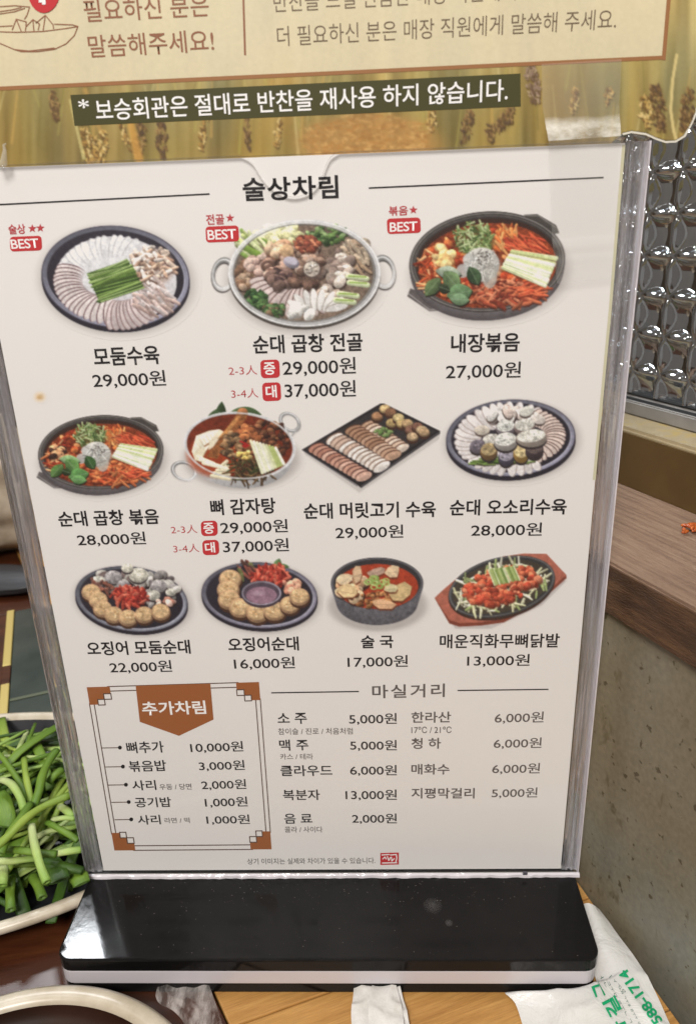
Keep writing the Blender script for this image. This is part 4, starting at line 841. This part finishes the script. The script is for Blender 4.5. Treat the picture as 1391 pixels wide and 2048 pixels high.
# ================================================================== TABLE, COUNTER, WINDOW
n2 = np.array([.91389204, .40595731]); u2 = np.array([-.40595731, .91389204]); D0 = .11347611
def W(t, n, z): return (n2[0] * (D0 + n) + u2[0] * t, n2[1] * (D0 + n) + u2[1] * t, z)
# table top: honey-coloured boards beside red-brown ones, butted
tab = bpy.data.objects.new('tabletop', None); col.objects.link(tab); struct(tab)
ra = onZ(1153, 1762, 0)[:2]; rb = onZ(1356, 2043, 0)[:2]; rn = np.array([-(rb - ra)[1], (rb - ra)[0]]); rn = rn if rn @ (np.zeros(2) - ra) > 0 else -rn; rn /= np.linalg.norm(rn)
e0 = onZ(430, 1990, 0)[:2]; e1 = onZ(456, 2048, 0)[:2]; ed = (e1 - e0) / np.linalg.norm(e1 - e0)
TA = e0 - ed * .9; TB = e0 + ed * .35
def board(name, P, m, z0=-.02, z1=0): return slab(name, P, 'z', z0, z1, m, tab, .0006)
gp = .0004
nd = np.array([-ed[1], ed[0]])
if nd[0] < 0: nd = -nd
# honey boards run diagonally across the seam
jd = onZ(640, 1990, 0)[:2] - onZ(480, 2048, 0)[:2]; jd /= np.linalg.norm(jd); jn = np.array([-jd[1], jd[0]])
def clip_poly(P, a, n_):       # keep the side where (p-a).n_ >= 0
    out = []
    for i in range(len(P)):
        p, q = np.array(P[i]), np.array(P[(i + 1) % len(P)]); dp, dq = (p - a) @ n_, (q - a) @ n_
        if dp >= 0: out.append(tuple(p))
        if dp * dq < 0: out.append(tuple(p + (q - p) * dp / (dp - dq)))
    return out
big = [tuple(TA), tuple(TB), (.6, -.45), (.6, 1.2), (-.3, 1.2)]
big = [(-.6, -.5), (.6, -.5), (.6, 1.3), (-.6, 1.3)]
hon = clip_poly(big, e0 + nd * gp, nd); hon = clip_poly(clip_poly(hon, n2 * (D0 - .0004), -n2), ra, rn)
j0 = onZ(560, 2019, 0)[:2]
offs = [-.30, -.21, -.13, -.056, 0, .062, .15, .235, .32, .6]
for a, b2 in zip(offs[:-1], offs[1:]):
    P = clip_poly(hon, j0 + jn * (a + gp * .6), jn); P = clip_poly(P, j0 + jn * (b2 - gp * .6), -jn)
    if len(P) > 2: board('board', P, M_tlight, -.02, random.uniform(-.0002, 0))
dark = clip_poly(big, e0 - nd * gp, -nd); dark = clip_poly(dark, n2 * D0 + n2 * .02, -n2)
dj = np.array([.985, .174]); dn = np.array([-dj[1], dj[0]])
for a, b2 in ((-.6, -.022), (-.022, .10), (.10, .22), (.22, .34), (.34, 1.4)):
    P = clip_poly(dark, dn * (a + gp), dn); P = clip_poly(P, dn * (b2 - gp), -dn)
    if len(P) > 2: board('dark_board', P, M_tdark, -.02, 0)
fl = mesh('floor', [(-3, -3, -.75), (3, -3, -.75), (3, 3, -.75), (-3, 3, -.75)], [(0, 1, 2, 3)], mat('floor_tile', (.10, .075, .06), .5)); struct(fl)
bw = mesh('back_wall', [(-3, 2.2, -.75), (3, 2.2, -.75), (3, 2.2, 1.6), (-3, 2.2, 1.6)], [(0, 1, 2, 3)], mat('back_wall_brown', (.14, .10, .07), .7)); struct(bw)
def prism(name, sec, t0, t1, m, parent=None, bevel=0):
    """sec: (n, z) cross-section run along the counter"""
    bm = bmesh.new(); a = [bm.verts.new(W(t0, n_, z)) for n_, z in sec]; b2 = [bm.verts.new(W(t1, n_, z)) for n_, z in sec]
    k = len(sec); bm.faces.new(a); bm.faces.new(b2[::-1])
    for i in range(k): bm.faces.new((a[(i + 1) % k], a[i], b2[i], b2[(i + 1) % k]))
    bmesh.ops.recalc_face_normals(bm, faces=bm.faces)
    if bevel: bmesh.ops.bevel(bm, geom=[e for e in bm.edges if abs((e.verts[0].co - e.verts[1].co).normalized().dot(Vector((u2[0], u2[1], 0)))) > .9], offset=bevel, segments=2, affect='EDGES')
    return from_bm(name, bm, m, parent)
T0, T1 = -.45, 1.1; ZL0, ZL1 = .1483, .1690
stone = prism('counter_wall', [(0, -.75), (.30, -.75), (.30, ZL0 - .0005), (0, ZL0 - .0005)], T0, T1, M_stone); struct(stone)
ledge = prism('wooden_ledge', [(-.0015, ZL0), (.12, ZL0), (.12, ZL1), (-.0015, ZL1)], T0, T1, M_ledge, None, .0012)
tag(ledge, 'weathered grey-brown wooden ledge on top of the stone counter wall at right', 'ledge')
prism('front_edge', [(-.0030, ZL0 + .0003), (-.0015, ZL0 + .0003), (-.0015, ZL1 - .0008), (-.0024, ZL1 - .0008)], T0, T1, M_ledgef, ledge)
ZS = .1983
sill = prism('window_sill', [(.0695, ZL1 + .0003), (.118, ZL1 + .0003), (.118, ZS), (.0695, ZS)], T0, T1, M_sill, None, .0015)
tag(sill, 'ochre painted window sill with brown front, under the patterned glass', 'window sill')
prism('sill_front', [(.0680, ZL1 + .0002), (.0694, ZL1 + .0002), (.0694, ZS - .0022), (.0680, ZS - .0022)], T0, T1, M_sillf, sill)
win = empty('glass_partition', W(.04, .0922, ZS), 'partition window of pressed petal-pattern glass in a grey metal frame, right of the menu', 'window')
prism('window_frame', [(.0895, ZS + .0003), (.112, ZS + .0003), (.112, .2085), (.0930, .2085), (.0922, .2070), (.0895, .2055)], T0, T1, M_frm, win, .0006)
prism('gasket', [(.0920, .2086), (.0960, .2086), (.0960, .2112), (.0926, .2104)], T0, T1, M_frmd, win, .0004)
prism('frame_ridge', [(.0905, .2057), (.0921, .2057), (.0919, .2074), (.0908, .2074)], T0, T1, M_frmd, win, .0003)
# pressed glass: a lens-shaped petal along every side of a 19 mm lattice, shallow bowls between
pt = .0192; ta = np.arange(-.12, .22, .0008); za = np.arange(.2095, .46, .0008); TT, ZZ = np.meshgrid(ta, za)
a = (TT - .0445) / pt; b2 = (ZZ - .2215) / pt
def lens(al, ac):
    f = al - np.floor(al); d = ac - np.round(ac); wv = .215 * np.sin(np.pi * f) + 1e-4
    q = np.clip(1 - (d / wv) ** 2, 0, 1); return q * np.sin(np.pi * f) ** .8
L = np.maximum(lens(a, b2), lens(b2, a))
fx = a - np.floor(a) - .5; fy = b2 - np.floor(b2) - .5
H = np.where(L > 0, .0027 * L, 0) - .0026 * np.clip(1 - 3.4 * (fx * fx + fy * fy), 0, 1) ** 1.3
V = np.stack([n2[0] * (D0 + .0935 - H) + u2[0] * TT, n2[1] * (D0 + .0935 - H) + u2[1] * TT, ZZ], -1).reshape(-1, 3)
h_, w_ = TT.shape; ix = np.arange(h_ * w_).reshape(h_, w_)
Q = np.stack([ix[:-1, :-1], ix[1:, :-1], ix[1:, 1:], ix[:-1, 1:]], -1).reshape(-1, 4)
m, t, b = nt('pressed_glass'); inp(b, Base_Color=(.86, .88, .90), Roughness=.03, IOR=1.5, Transmission_Weight=1.0, Specular_IOR_Level=.7)
mgl = m
t = mgl.node_tree; out = [n for n in t.nodes if n.type == 'OUTPUT_MATERIAL'][0]; b_ = t.nodes['Principled BSDF']
g_ = t.nodes.new('ShaderNodeBsdfGlossy'); g_.inputs['Roughness'].default_value = .06; g_.inputs['Color'].default_value = (.80, .84, .88, 1)
x_ = t.nodes.new('ShaderNodeMixShader'); x_.inputs[0].default_value = .52; t.links.new(b_.outputs[0], x_.inputs[1]); t.links.new(g_.outputs[0], x_.inputs[2]); t.links.new(x_.outputs[0], out.inputs[0])
mesh('glass_pane', V, Q, mgl, win, True)
# what stands behind the glass: a dim room side
rm = mat('room_behind', (.075, .055, .042), .6)
m, t, b = nt('curtain_behind'); v = coords(t, (1, 1, .25)); t.links.new(ramp(t, noise(t, v, 30, 4), [(.3, (.03, .022, .016)), (.5, (.09, .065, .042)), (.68, (.18, .13, .08))]), b.inputs['Base Color'])
cur = prism('curtain', [(.20, .15), (.204, .15), (.204, .9), (.20, .9)], -.4, 1.0, m); tag(cur, 'dim brown cloth curtain seen blurred through the patterned glass', 'curtain')

# crumb of kimchi on the ledge
bmk = bmesh.new()
for k in range(11):
    q = onp(1374 + random.uniform(-14, 16), 1056 + random.uniform(-9, 10), (0, 0, 1), ZL1 + .0012)
    mt = Matrix.Translation(Vector(q) + Vector((0, 0, random.uniform(0, .0012)))) @ Matrix.Rotation(random.random() * 3, 4, 'Z') @ Matrix.Diagonal((.0022 * random.uniform(.6, 1.5), .0009, .0009, 1))
    bmesh.ops.create_icosphere(bmk, subdivisions=2, radius=1, matrix=mt)
m, t, b = nt('kimchi'); v = coords(t); t.links.new(ramp(t, noise(t, v, 500, 3), [(.35, (.25, .03, .01)), (.6, (.55, .14, .03))]), b.inputs['Base Color']); inp(b, Roughness=.25)
o = from_bm('kimchi_crumb', bmk, m, None, True); tag(o, 'small orange-red crumb of kimchi lying on the wooden ledge', 'food scrap')

# ================================================================== DISHES
def rim_mat():
    m, t, b = nt('cream_glazed_rim'); v = coords(t)
    t.links.new(ramp(t, noise(t, v, 60, 6, .6), [(.3, (.42, .35, .25)), (.6, (.58, .51, .40)), (.75, (.64, .58, .47))]), b.inputs['Base Color']); inp(b, Roughness=.3); bump(t, b, noise(t, v, 180, 3), .12, .0005); return m
M_rim = rim_mat()
m, t, b = nt('dish_black_glaze'); v = coords(t); t.links.new(ramp(t, noise(t, v, 30, 4), [(.3, (.010, .010, .012)), (.7, (.024, .024, .027))]), b.inputs['Base Color']); inp(b, Roughness=.28); M_dblk = m
m, t, b = nt('bowl_brown_glaze'); v = coords(t); t.links.new(ramp(t, noise(t, v, 20, 4), [(.3, (.016, .006, .003)), (.7, (.036, .014, .008))]), b.inputs['Base Color']); inp(b, Roughness=.5, Specular_IOR_Level=.15); M_bbrn = m
def revolve(name, prof, cx, cy, A, m, parent, n=128, i0=0):
    """A: 2x2 matrix that turns the unit circle into the rim outline; prof: (scale, z)"""
    V = []; F = []
    for s_, z in prof:
        for k in range(n):
            th = 2 * math.pi * k / n; x, y = A @ np.array([math.cos(th), math.sin(th)]); V.append((cx + x * s_, cy + y * s_, z))
    for i in range(len(prof) - 1):
        for k in range(n): F.append((i * n + k, i * n + (k + 1) % n, (i + 1) * n + (k + 1) % n, (i + 1) * n + k))
    if prof[-1][0] < .5: F.append(tuple((len(prof) - 1) * n + k for k in range(n)))
    return mesh(name, V, F, m, parent, True)
Sg = np.array([[.0214, .00174], [.00174, .0076]]); ev, Q2 = np.linalg.eigh(Sg); A1 = Q2 @ np.diag(np.sqrt(ev)) @ Q2.T
c1 = (-.210, .045)
dish = empty('oval_dish', (c1[0], c1[1], 0), 'oval dish, black inside with cream rim, holding cut scallions left of the stand', 'dish')
revolve('rim', [(.93, .0150), (.945, .0168), (.965, .0174), (.985, .0172), (1.0, .0158), (1.0, .0140), (.97, .0118)], *c1, A1, M_rim, dish)
revolve('well', [(.93, .0150), (.90, .0120), (.85, .0070), (.78, .0042), (.5, .0034), (.1, .0032)], *c1, A1, M_dblk, dish)
revolve('underside', [(.97, .0118), (.90, .0060), (.80, .0018), (.70, .0004), (.1, .0004)], *c1, A1, M_dblk, dish)
c2 = (-.10489, -.12283); A2 = np.eye(2) * .0762
bowl = empty('round_bowl', (c2[0], c2[1], 0), 'round bowl with thick cream rim and dark brown inside at the bottom left corner', 'bowl')
revolve('rim', [(.895, .0105), (.905, .0122), (.935, .0128), (.975, .0124), (1.0, .0110), (1.0, .0094), (.97, .0076)], *c2, A2, M_rim, bowl, 160)
revolve('well', [(.895, .0105), (.88, .0075), (.84, .0045), (.6, .0030), (.1, .0028)], *c2, A2, M_bbrn, bowl)
revolve('underside', [(.97, .0076), (.85, .0030), (.7, .0004), (.1, .0004)], *c2, A2, M_bbrn, bowl)

# scallions ------------------------------------------------------------------
def sc_mat(name, c0, c1_, c2_, rough=.45):
    m, t, b = nt(name); v = coords(t, (5, 46, 1), kind='UV'); n = noise(t, v, 1, 4)
    tc = t.nodes.new('ShaderNodeUVMap'); sx = t.nodes.new('ShaderNodeSeparateXYZ'); t.links.new(tc.outputs[0], sx.inputs[0])
    cc = ramp(t, sx.outputs[0], [(0, c0), (.5, c1_), (1, c2_)]); cc = mix(t, .6, cc, ramp(t, n, [(.32, (.5, .56, .42)), (.5, (.95, .95, .9)), (.68, (1.4, 1.3, 1.25))]), 'MULTIPLY')
    bump(t, b, n, .3, .0004)
    t.links.new(cc, b.inputs['Base Color']); inp(b, Roughness=rough, Specular_IOR_Level=.32, Subsurface_Weight=.0); return m
S_g = sc_mat('scallion_green', (.10, .195, .02), (.15, .25, .03), (.08, .16, .018)); S_d = sc_mat('scallion_dark', (.038, .092, .011), (.06, .125, .015), (.03, .07, .01))
S_p = sc_mat('scallion_pale', (.50, .55, .28), (.36, .48, .14), (.20, .34, .06)); S_y = sc_mat('scallion_light', (.20, .30, .04), (.30, .40, .07), (.15, .24, .03))
def scallion(pts, r, m, label, flat_=.8, hollow=True):
    pts = smooth([tuple(q) for q in pts], 4); n = 10; V = []; F = []; K = len(pts)
    P = [Vector(q) for q in pts]
    for i, q in enumerate(P):
        d = (P[min(i + 1, K - 1)] - P[max(i - 1, 0)]).normalized(); s_ = d.cross(Vector((0, 0, 1)))
        if s_.length < 1e-4: s_ = Vector((1, 0, 0))
        s_.normalize(); u_ = s_.cross(d); rr = r * (1 + .05 * math.sin(i * .9 + r * 9e3))
        for k in range(n):
            an = 2 * math.pi * k / n; rib = 1 + .05 * math.cos(5 * an)
            V.append(q + (s_ * math.cos(an) + u_ * math.sin(an) * flat_) * rr * rib)
    for i in range(K - 1):
        for k in range(n): F.append((i * n + k, i * n + (k + 1) % n, (i + 1) * n + (k + 1) % n, (i + 1) * n + k))
    for base_, sgn, q in ((0, -1, P[0]), ((K - 1) * n, 1, P[-1])):        # cut ends, slightly hollow
        b3 = len(V); d = (P[1] - P[0]).normalized() if sgn < 0 else (P[-1] - P[-2]).normalized()
        for k in range(n): V.append(q + (V[base_ + k] - q) * .62)
        V.append(q - d * sgn * r * .5)
        for k in range(n):
            k2 = (k + 1) % n; f1 = (base_ + k, b3 + k, b3 + k2, base_ + k2); f2 = (b3 + k, b3 + n, b3 + k2)
            F.append(f1 if sgn < 0 else f1[::-1]); F.append(f2 if sgn < 0 else f2[::-1])
    me = bpy.data.meshes.new('scallion_piece'); me.from_pydata([tuple(v) for v in V], [], F); me.polygons.foreach_set('use_smooth', [i < (K - 1) * n for i in range(len(me.polygons))]); me.materials.append(m)
    uvl = me.uv_layers.new(name='UVMap')
    ring_ = [min(i // n, K - 1) if i < K * n else (0 if i < K * n + n + 1 else K - 1) for i in range(len(V))]
    for lp in me.loops: uvl.data[lp.index].uv = (ring_[lp.vertex_index] / (K - 1), abs(((lp.vertex_index % n) / n) * 2 - 1) if lp.vertex_index < K * n else 0)
    o = link(bpy.data.objects.new('scallion_piece', me)); tag(o, label, 'scallion', 'cut scallions in the oval dish'); return o
def zz(pts): return [(x / 3.0667, 1380 + y / 3.0667) for x, y in pts]
special = [  # zoomed picture points of the left edge, height above the table, radius, material, label
    ([(10, 550), (75, 580), (125, 660), (150, 735)], .040, .0034, S_p, 'pale white-green scallion stem arching at the upper left of the pile'),
    ([(195, 830), (215, 950), (250, 1080), (290, 1180)], .040, .0034, S_p, 'pale scallion stem lying steeply down the middle of the pile'),
    ([(-20, 960), (60, 890), (160, 790), (270, 715), (430, 645)], .042, .0040, S_y, 'longest light green scallion crossing the top of the pile diagonally'),
    ([(0, 1010), (50, 900), (130, 790), (185, 700)], .040, .0042, S_g, 'thick bright green scallion rising from the left edge of the photo'),
    ([(-20, 1050), (60, 1050), (150, 1040), (240, 1030)], .030, .0034, S_p, 'pale scallion stem lying level near the bottom of the pile'),
    ([(345, 1005), (420, 990), (500, 980)], .032, .0034, S_p, 'short pale scallion end touching the stand, lower right of the pile'),
    ([(40, 980), (130, 985), (240, 1000), (350, 1010)], .034, .0034, S_g, 'mid green scallion lying level under the steep pale stem'),
    ([(150, 420), (160, 520), (180, 620), (195, 700)], .036, .0030, S_y, 'thin light scallion pointing up and away from the middle'),
    ([(205, 720), (240, 620), (260, 530), (300, 440), (350, 370)], .036, .0042, S_g, 'broad green scallion leaf rising toward the menu edge'),
    ([(60, 540), (110, 450), (160, 380), (215, 320)], .026, .0058, S_d, 'broad darker scallion leaf standing at the back of the pile'),
    ([(300, 570), (330, 530), (380, 490)], .030, .0042, S_g, 'short green scallion leaf beside the menu edge, upper right'),
    ([(70, 1150), (65, 1250), (68, 1350)], .018, .0040, S_g, 'green scallion piece hanging over the near rim at left'),
    ([(200, 1140), (235, 1200), (262, 1275)], .020, .0040, S_g, 'green scallion piece pointing down to the near rim'),
    ([(20, 1090), (25, 1150), (15, 1200)], .024, .0042, S_p, 'pale short scallion stub at the lower left edge'),
    ([(290, 1030), (350, 1100), (370, 1170)], .026, .0055, S_d, 'broad dark scallion leaf folded near the stand corner'),
    ([(460, 1120), (490, 1150), (505, 1190)], .022, .0050, S_g, 'green scallion leaf tip tucked behind the stand corner'),
    ([(260, 1050), (350, 1070), (430, 1090), (510, 1110)], .026, .0040, S_d, 'dark green scallion reaching under the menu edge at lower right'),
    ([(290, 810), (360, 850), (430, 890), (480, 925)], .034, .0028, S_g, 'thin green scallion slanting down toward the menu edge'),
    ([(320, 795), (400, 785), (460, 790)], .034, .0026, S_p, 'thin pale scallion lying level beside the menu edge'),
    ([(370, 715), (410, 740), (450, 780)], .034, .0034, S_p, 'short pale scallion end beside the menu edge, middle height'),
    ([(-20, 640), (20, 700), (40, 780), (20, 840)], .032, .0060, S_g, 'broad folded green scallion leaf at the left edge of the photo'),
    ([(-20, 480), (20, 480), (50, 520)], .028, .0046, S_y, 'light green scallion end at the upper left edge of the photo'),
    ([(230, 900), (320, 860), (420, 850), (470, 835)], .030, .0030, S_p, 'thin pale scallion crossing behind the steep stem'),
]
for pts, z, r, m_, lb in special:
    P = [onZ(x, y, z + .0015 * math.sin(i * 1.3)) for i, (x, y) in enumerate(zz(pts))]; scallion(P, r * (.54 if r < .0045 else .80), m_, lb, .7 if r < .0045 else .22)
rs = random.Random(5)
kinds = [(S_g, 'bright green'), (S_d, 'dark green'), (S_y, 'light green'), (S_g, 'bright green'), (S_d, 'dark green'), (S_p, 'pale')]
for k in range(230):
    x = rs.uniform(-.262, -.120); y = rs.uniform(.0, .105)
    if ((x + .195) / .085) ** 2 + ((y - .048) / .052) ** 2 > 1: continue
    hh = .028 * max(0, 1 - ((x + .195) / .10) ** 2 - ((y - .048) / .07) ** 2)
    z = .007 + rs.random() * hh; an = rs.gauss(.5, .9); Lh = rs.uniform(.020, .040); m_, kn = kinds[rs.randrange(6)]; cv = rs.uniform(-.002, .002); fl_ = rs.choice([.7, .7, .6, .25]); 
    dx, dy = math.cos(an), math.sin(an); P = [(x - dx * Lh, y - dy * Lh, z - rs.random() * .004), (x - dy * cv, y + dx * cv, z + .002), (x + dx * Lh, y + dy * Lh, z - rs.random() * .004)]
    if any(q[0] > -.119 and q[1] < .032 for q in P): continue
    scallion(P, rs.uniform(.0010, .0017) * (2.0 if fl_ < .3 else 1), m_, kn + ' cut scallion in the ' + ('back' if y > .075 else 'far middle' if y > .05 else 'near middle' if y > .025 else 'front') + ' of the heap, ' + ('beyond the left edge' if x < -.215 else 'left part' if x < -.185 else 'right part' if x < -.15 else 'beside the menu stand'), fl_)

# ================================================================== FAR LEFT: folder, cushion, cloth
fc = onZ(20, 1225, .004)[:2]; fd = onZ(5, 1420, .004)[:2]; e = (fd - fc) / np.linalg.norm(fd - fc); q = np.array([-e[1], e[0]])
if q[0] < 0: q = -q
def fp4(a0, a1, b0, b1): return [tuple(fc + e * a0 + q * b0), tuple(fc + e * a1 + q * b0), tuple(fc + e * a1 + q * b1), tuple(fc + e * a0 + q * b1)]
m, t, b = nt('folder_dark_green'); v = coords(t); t.links.new(ramp(t, noise(t, v, 14, 4), [(.35, (.030, .040, .036)), (.55, (.055, .066, .058)), (.7, (.085, .10, .05))]), b.inputs['Base Color']); inp(b, Roughness=.22)
fo = slab('menu_folder', fp4(0, .175, .004, .24), 'z', .0003, .0045, m, None, .0008); tag(fo, 'dark green folder with a gold edge strip lying on the table behind the scallion dish', 'folder')
mg = mat('folder_gold', (.62, .48, .16), .35, .5, .3)
slab('edge_strip', fp4(-.001, .092, -.002, .0038), 'z', .0003, .0056, mg, fo, .0006); slab('edge_strip', fp4(.118, .176, -.002, .0038), 'z', .0003, .0056, mg, fo, .0006)
slab('edge_strip', fp4(.092, .118, -.002, .0038), 'z', .0003, .0052, M_tdark, fo, .0004); slab('cover_fold', fp4(.139, .142, .0045, .239), 'z', .0046, .0054, mat('fold_green', (.10, .115, .07), .3), fo, .0003)
def lump(name, c, sz, m, label, cat, seed, rib=0, amp=.12):
    rg = random.Random(seed); bm = bmesh.new(); bmesh.ops.create_uvsphere(bm, u_segments=72, v_segments=48, radius=1)
    from mathutils import noise as NZ
    for v_ in bm.verts:
        p_ = v_.co.copy(); f = 1 + amp * NZ.noise(p_ * 1.7 + Vector((seed, 0, 0))) + amp * .5 * NZ.noise(p_ * 4 + Vector((0, seed, 0)))
        if rib: f += .05 * math.sin(p_.z * rib + 2.5 * NZ.noise(p_ * 1.5) + p_.x * 2)
        v_.co = Vector((p_.x * sz[0], p_.y * sz[1], max(p_.z, -.8) * sz[2])) * f
    o = from_bm(name, bm, m, None, True); o.location = (c[0], c[1], c[2] + sz[2] * .8); return tag(o, label, cat)
m, t, b = nt('beige_cloth'); v = coords(t); t.links.new(ramp(t, noise(t, v, 60, 5), [(.3, (.30, .24, .17)), (.7, (.46, .38, .29))]), b.inputs['Base Color']); inp(b, Roughness=.95, Specular_IOR_Level=.1); bump(t, b, noise(t, v, 260, 3), .5, .001); Mc = m
q1 = onZ(14, 1120, .05)
lump('folded_cloth', (-.385, .455, .0), (.105, .07, .07), Mc, 'beige ribbed cloth heaped on the table, blurred beyond the left edge of the menu', 'cloth', 3, 13)
lump('dark_pouch', (-.325, .345, .0), (.07, .026, .010), mat('pouch_black', (.012, .011, .013), .5), 'small black pouch between the beige cloth and the dark green folder', 'pouch', 5, 0, .06)

# ================================================================== BAG, TISSUE, WRAPPER
def sheet_grid(name, rows, m, parent=None, crump=.0012, seed=1, freq=60, solid=.0002):
    from mathutils import noise as NZ
    V = []; F = []; nx = len(rows[0])
    for r_ in rows:
        for P in r_:
            P = Vector(P); nz_ = NZ.noise(P * freq + Vector((seed, 0, 0))); nr = 1 - abs(NZ.noise(P * freq * .6 + Vector((0, seed, 3)))) * 2
            V.append(P + Vector((0, 0, crump * (nz_ * .5 + .5) + crump * 1.3 * max(nr, 0) ** 3)))
    for i in range(len(rows) - 1):
        for k in range(nx - 1): a_ = i * nx + k; F.append((a_, a_ + 1, a_ + nx + 1, a_ + nx))
    o = mesh(name, V, F, m, parent, True); return o
def lerp_rows(L_, R_, n, zf):
    """left and right polylines (3-D), n columns, zf(s) extra height across"""
    rows = []
    for a_, b_ in zip(L_, R_):
        rows.append([tuple(np.array(a_) * (1 - k / n) + np.array(b_) * (k / n) + np.array([0, 0, zf(k / n)])) for k in range(n + 1)])
    return rows
def wallp(x, y, off=.0025): return onp(x, y, (n2[0], n2[1], 0), D0 - off)
m, t, b = nt('bag_plastic'); v = coords(t); t.links.new(ramp(t, noise(t, v, 40, 4), [(.3, (.66, .65, .61)), (.7, (.78, .77, .75))]), b.inputs['Base Color']); inp(b, Roughness=.2, Specular_IOR_Level=.5); bump(t, b, noise(t, v, 60, 5, .65, .9), .8, .0016); M_bag = m
Rp = [(1198, 1821), (1206, 1831), (1217, 1845), (1231, 1865), (1246, 1886), (1262, 1908), (1276, 1929), (1291, 1955), (1305, 1981), (1320, 2011), (1334, 2043), (1350, 2080), (1372, 2130)]
Rw = []
for x, y in Rp:
    q_ = onZ(x, y, .004); Rw.append(q_ if q_[:2] @ n2 < D0 - .0005 else wallp(x, y, .002))
def spline(P, n):
    P = smooth([tuple(q) for q in P], 10); P = np.array(P); i = np.linspace(0, len(P) - 1, n); a_ = np.floor(i).astype(int).clip(0, len(P) - 2); f = (i - a_)[:, None]; return P[a_] * (1 - f) + P[a_ + 1] * f
Lw = [(.1117, y, .0006) for y in np.linspace(-.0035, -.0435, 7)] + [(.108, -.0429, .0006), (.098, -.0429, .0005), (.088, -.0429, .0004)] + [tuple(onZ(x, y, .0004)) for x, y in ((1010, 1990), (1029, 2010), (1042, 2046), (1056, 2100))]
# the front flap runs along the foot of the stand
n_ = 60; LL = spline(Lw, n_); RR = spline(Rw, n_)
rows = lerp_rows(LL, RR, 40, lambda s_: .0042 * math.sin(math.pi * min(s_ * 1.0, 1)))
bag = sheet_grid('plastic_bag', rows, M_bag, None, .0011, 4, 75); tag(bag, 'white crumpled plastic bag with green telephone print between stand and counter wall', 'plastic bag')
me = bag.data; bvh = BVHTree.FromPolygons([v_.co.copy() for v_ in me.vertices], [tuple(p_.vertices) for p_ in me.polygons])
def bag_text(body, start, end, h, m_, bold=.02, name='bag_print'):
    """start -> end: baseline in photo pixels; letters stand to the left of the reading direction"""
    me2, uv = glyph(body, bold); sx, sy = start; ex, ey = end; L_ = math.hypot(ex - sx, ey - sy); ux, uy = (ex - sx) / L_, (ey - sy) / L_; nx_, ny_ = uy, -ux
    out = []; ok = True
    last = None
    for a_, c_, _ in uv:
        x = sx + ux * L_ * a_ + nx_ * h * c_; y = sy + uy * L_ * a_ + ny_ * h * c_; r_ = Vector(rays(x, y)); hit = bvh.ray_cast(Vector(CAM), r_.normalized())
        if hit[0] is None:
            P_ = Vector(onZ(x, y, .005)) if last is None else Vector(onZ(x, y, last))
        else: P_ = hit[0]; last = P_.z
        out.append(P_ - r_.normalized() * .0010)
    me2.vertices.foreach_set('co', np.array([tuple(q_) for q_ in out], np.float32).ravel()); me2.materials.clear(); me2.materials.append(m_); me2.update(); me2.name = name
    return link(bpy.data.objects.new(name, me2), bag)
bag_text('588-1714', (1325, 2040), (1252, 1936), 21, M_bag_ink, .03)
bag_text('길', (1246, 2024), (1228, 1990), 30, M_bag_ink, .03); bag_text('그', (1210, 1990), (1198, 1962), 20, M_bag_ink, .03); bag_text('나', (1262, 2070), (1246, 2036), 30, M_bag_ink, .03)
for (a_, b_, tx) in (((1290, 2062), (1240, 1972), 'ㅁㅏㅇ ㅅㅗㄹ ㅎㅗㄴ ㅂㅜ'), ((1278, 2066), (1218, 1962), 'ㅈㅓㄴ ㄱㅗㄹ ㅁㅗㄷ'), ((1252, 1982), (1222, 1950), 'ㅇㅗㅅㅣ'), ((1216, 1972), (1204, 1950), 'ㄱㅏ')): bag_text(tx, a_, b_, 7, M_bag_dk, .0)
# tissue
m, t, b = nt('tissue_paper'); v = coords(t); t.links.new(ramp(t, noise(t, v, 90, 5, .65), [(.3, (.56, .53, .48)), (.65, (.74, .72, .69))]), b.inputs['Base Color']); inp(b, Roughness=.9, Specular_IOR_Level=.1); bump(t, b, noise(t, v, 500, 4), .5, .0006); M_tis = m
def zrow(px, z): return [onZ(x, y, z) for x, y in px]
LL = spline(zrow([(708, 1975), (705, 2005), (702, 2030), (703, 2070), (700, 2120)], .0010), 30); RR = spline(zrow([(798, 1975), (806, 2005), (813, 2030), (820, 2070), (826, 2120)], .0010), 30)
o = sheet_grid('paper_tissue', lerp_rows(LL, RR, 24, lambda s_: .0012 * (math.sin(s_ * 7) * .5 + .5)), M_tis, None, .0012, 8, 130); tag(o, 'strip of white crumpled tissue on honey wood under the front of the stand', 'tissue')
LL = spline(zrow([(744, 1975), (738, 2005), (736, 2040), (738, 2120)], .0032), 24); RR = spline(zrow([(792, 1975), (800, 2005), (806, 2040), (812, 2120)], .0032), 24)
sheet_grid('upper_ply', lerp_rows(LL, RR, 14, lambda s_: 0), M_tis, o, .0010, 9, 150)
M_wrap = clear('wrapper_film', .42, .12, (1, 1, 1), bumpy=1.0, mcol=(.74, .68, .64), streak=((1, .3, 1), 160, .06, .5), dark=False)
LL = spline(zrow([(318, 1978), (312, 1995), (322, 2012), (352, 2030), (372, 2060), (380, 2120)], .0012), 26); RR = spline(zrow([(418, 1975), (424, 1992), (432, 2012), (440, 2035), (446, 2060), (450, 2120)], .0012), 26)
o = sheet_grid('plastic_wrapper', lerp_rows(LL, RR, 22, lambda s_: .001 * math.sin(s_ * 9) ** 2), M_wrap, None, .0014, 12, 110); tag(o, 'clear crinkled plastic wrapper on the dark wood beside the round bowl', 'wrapper')
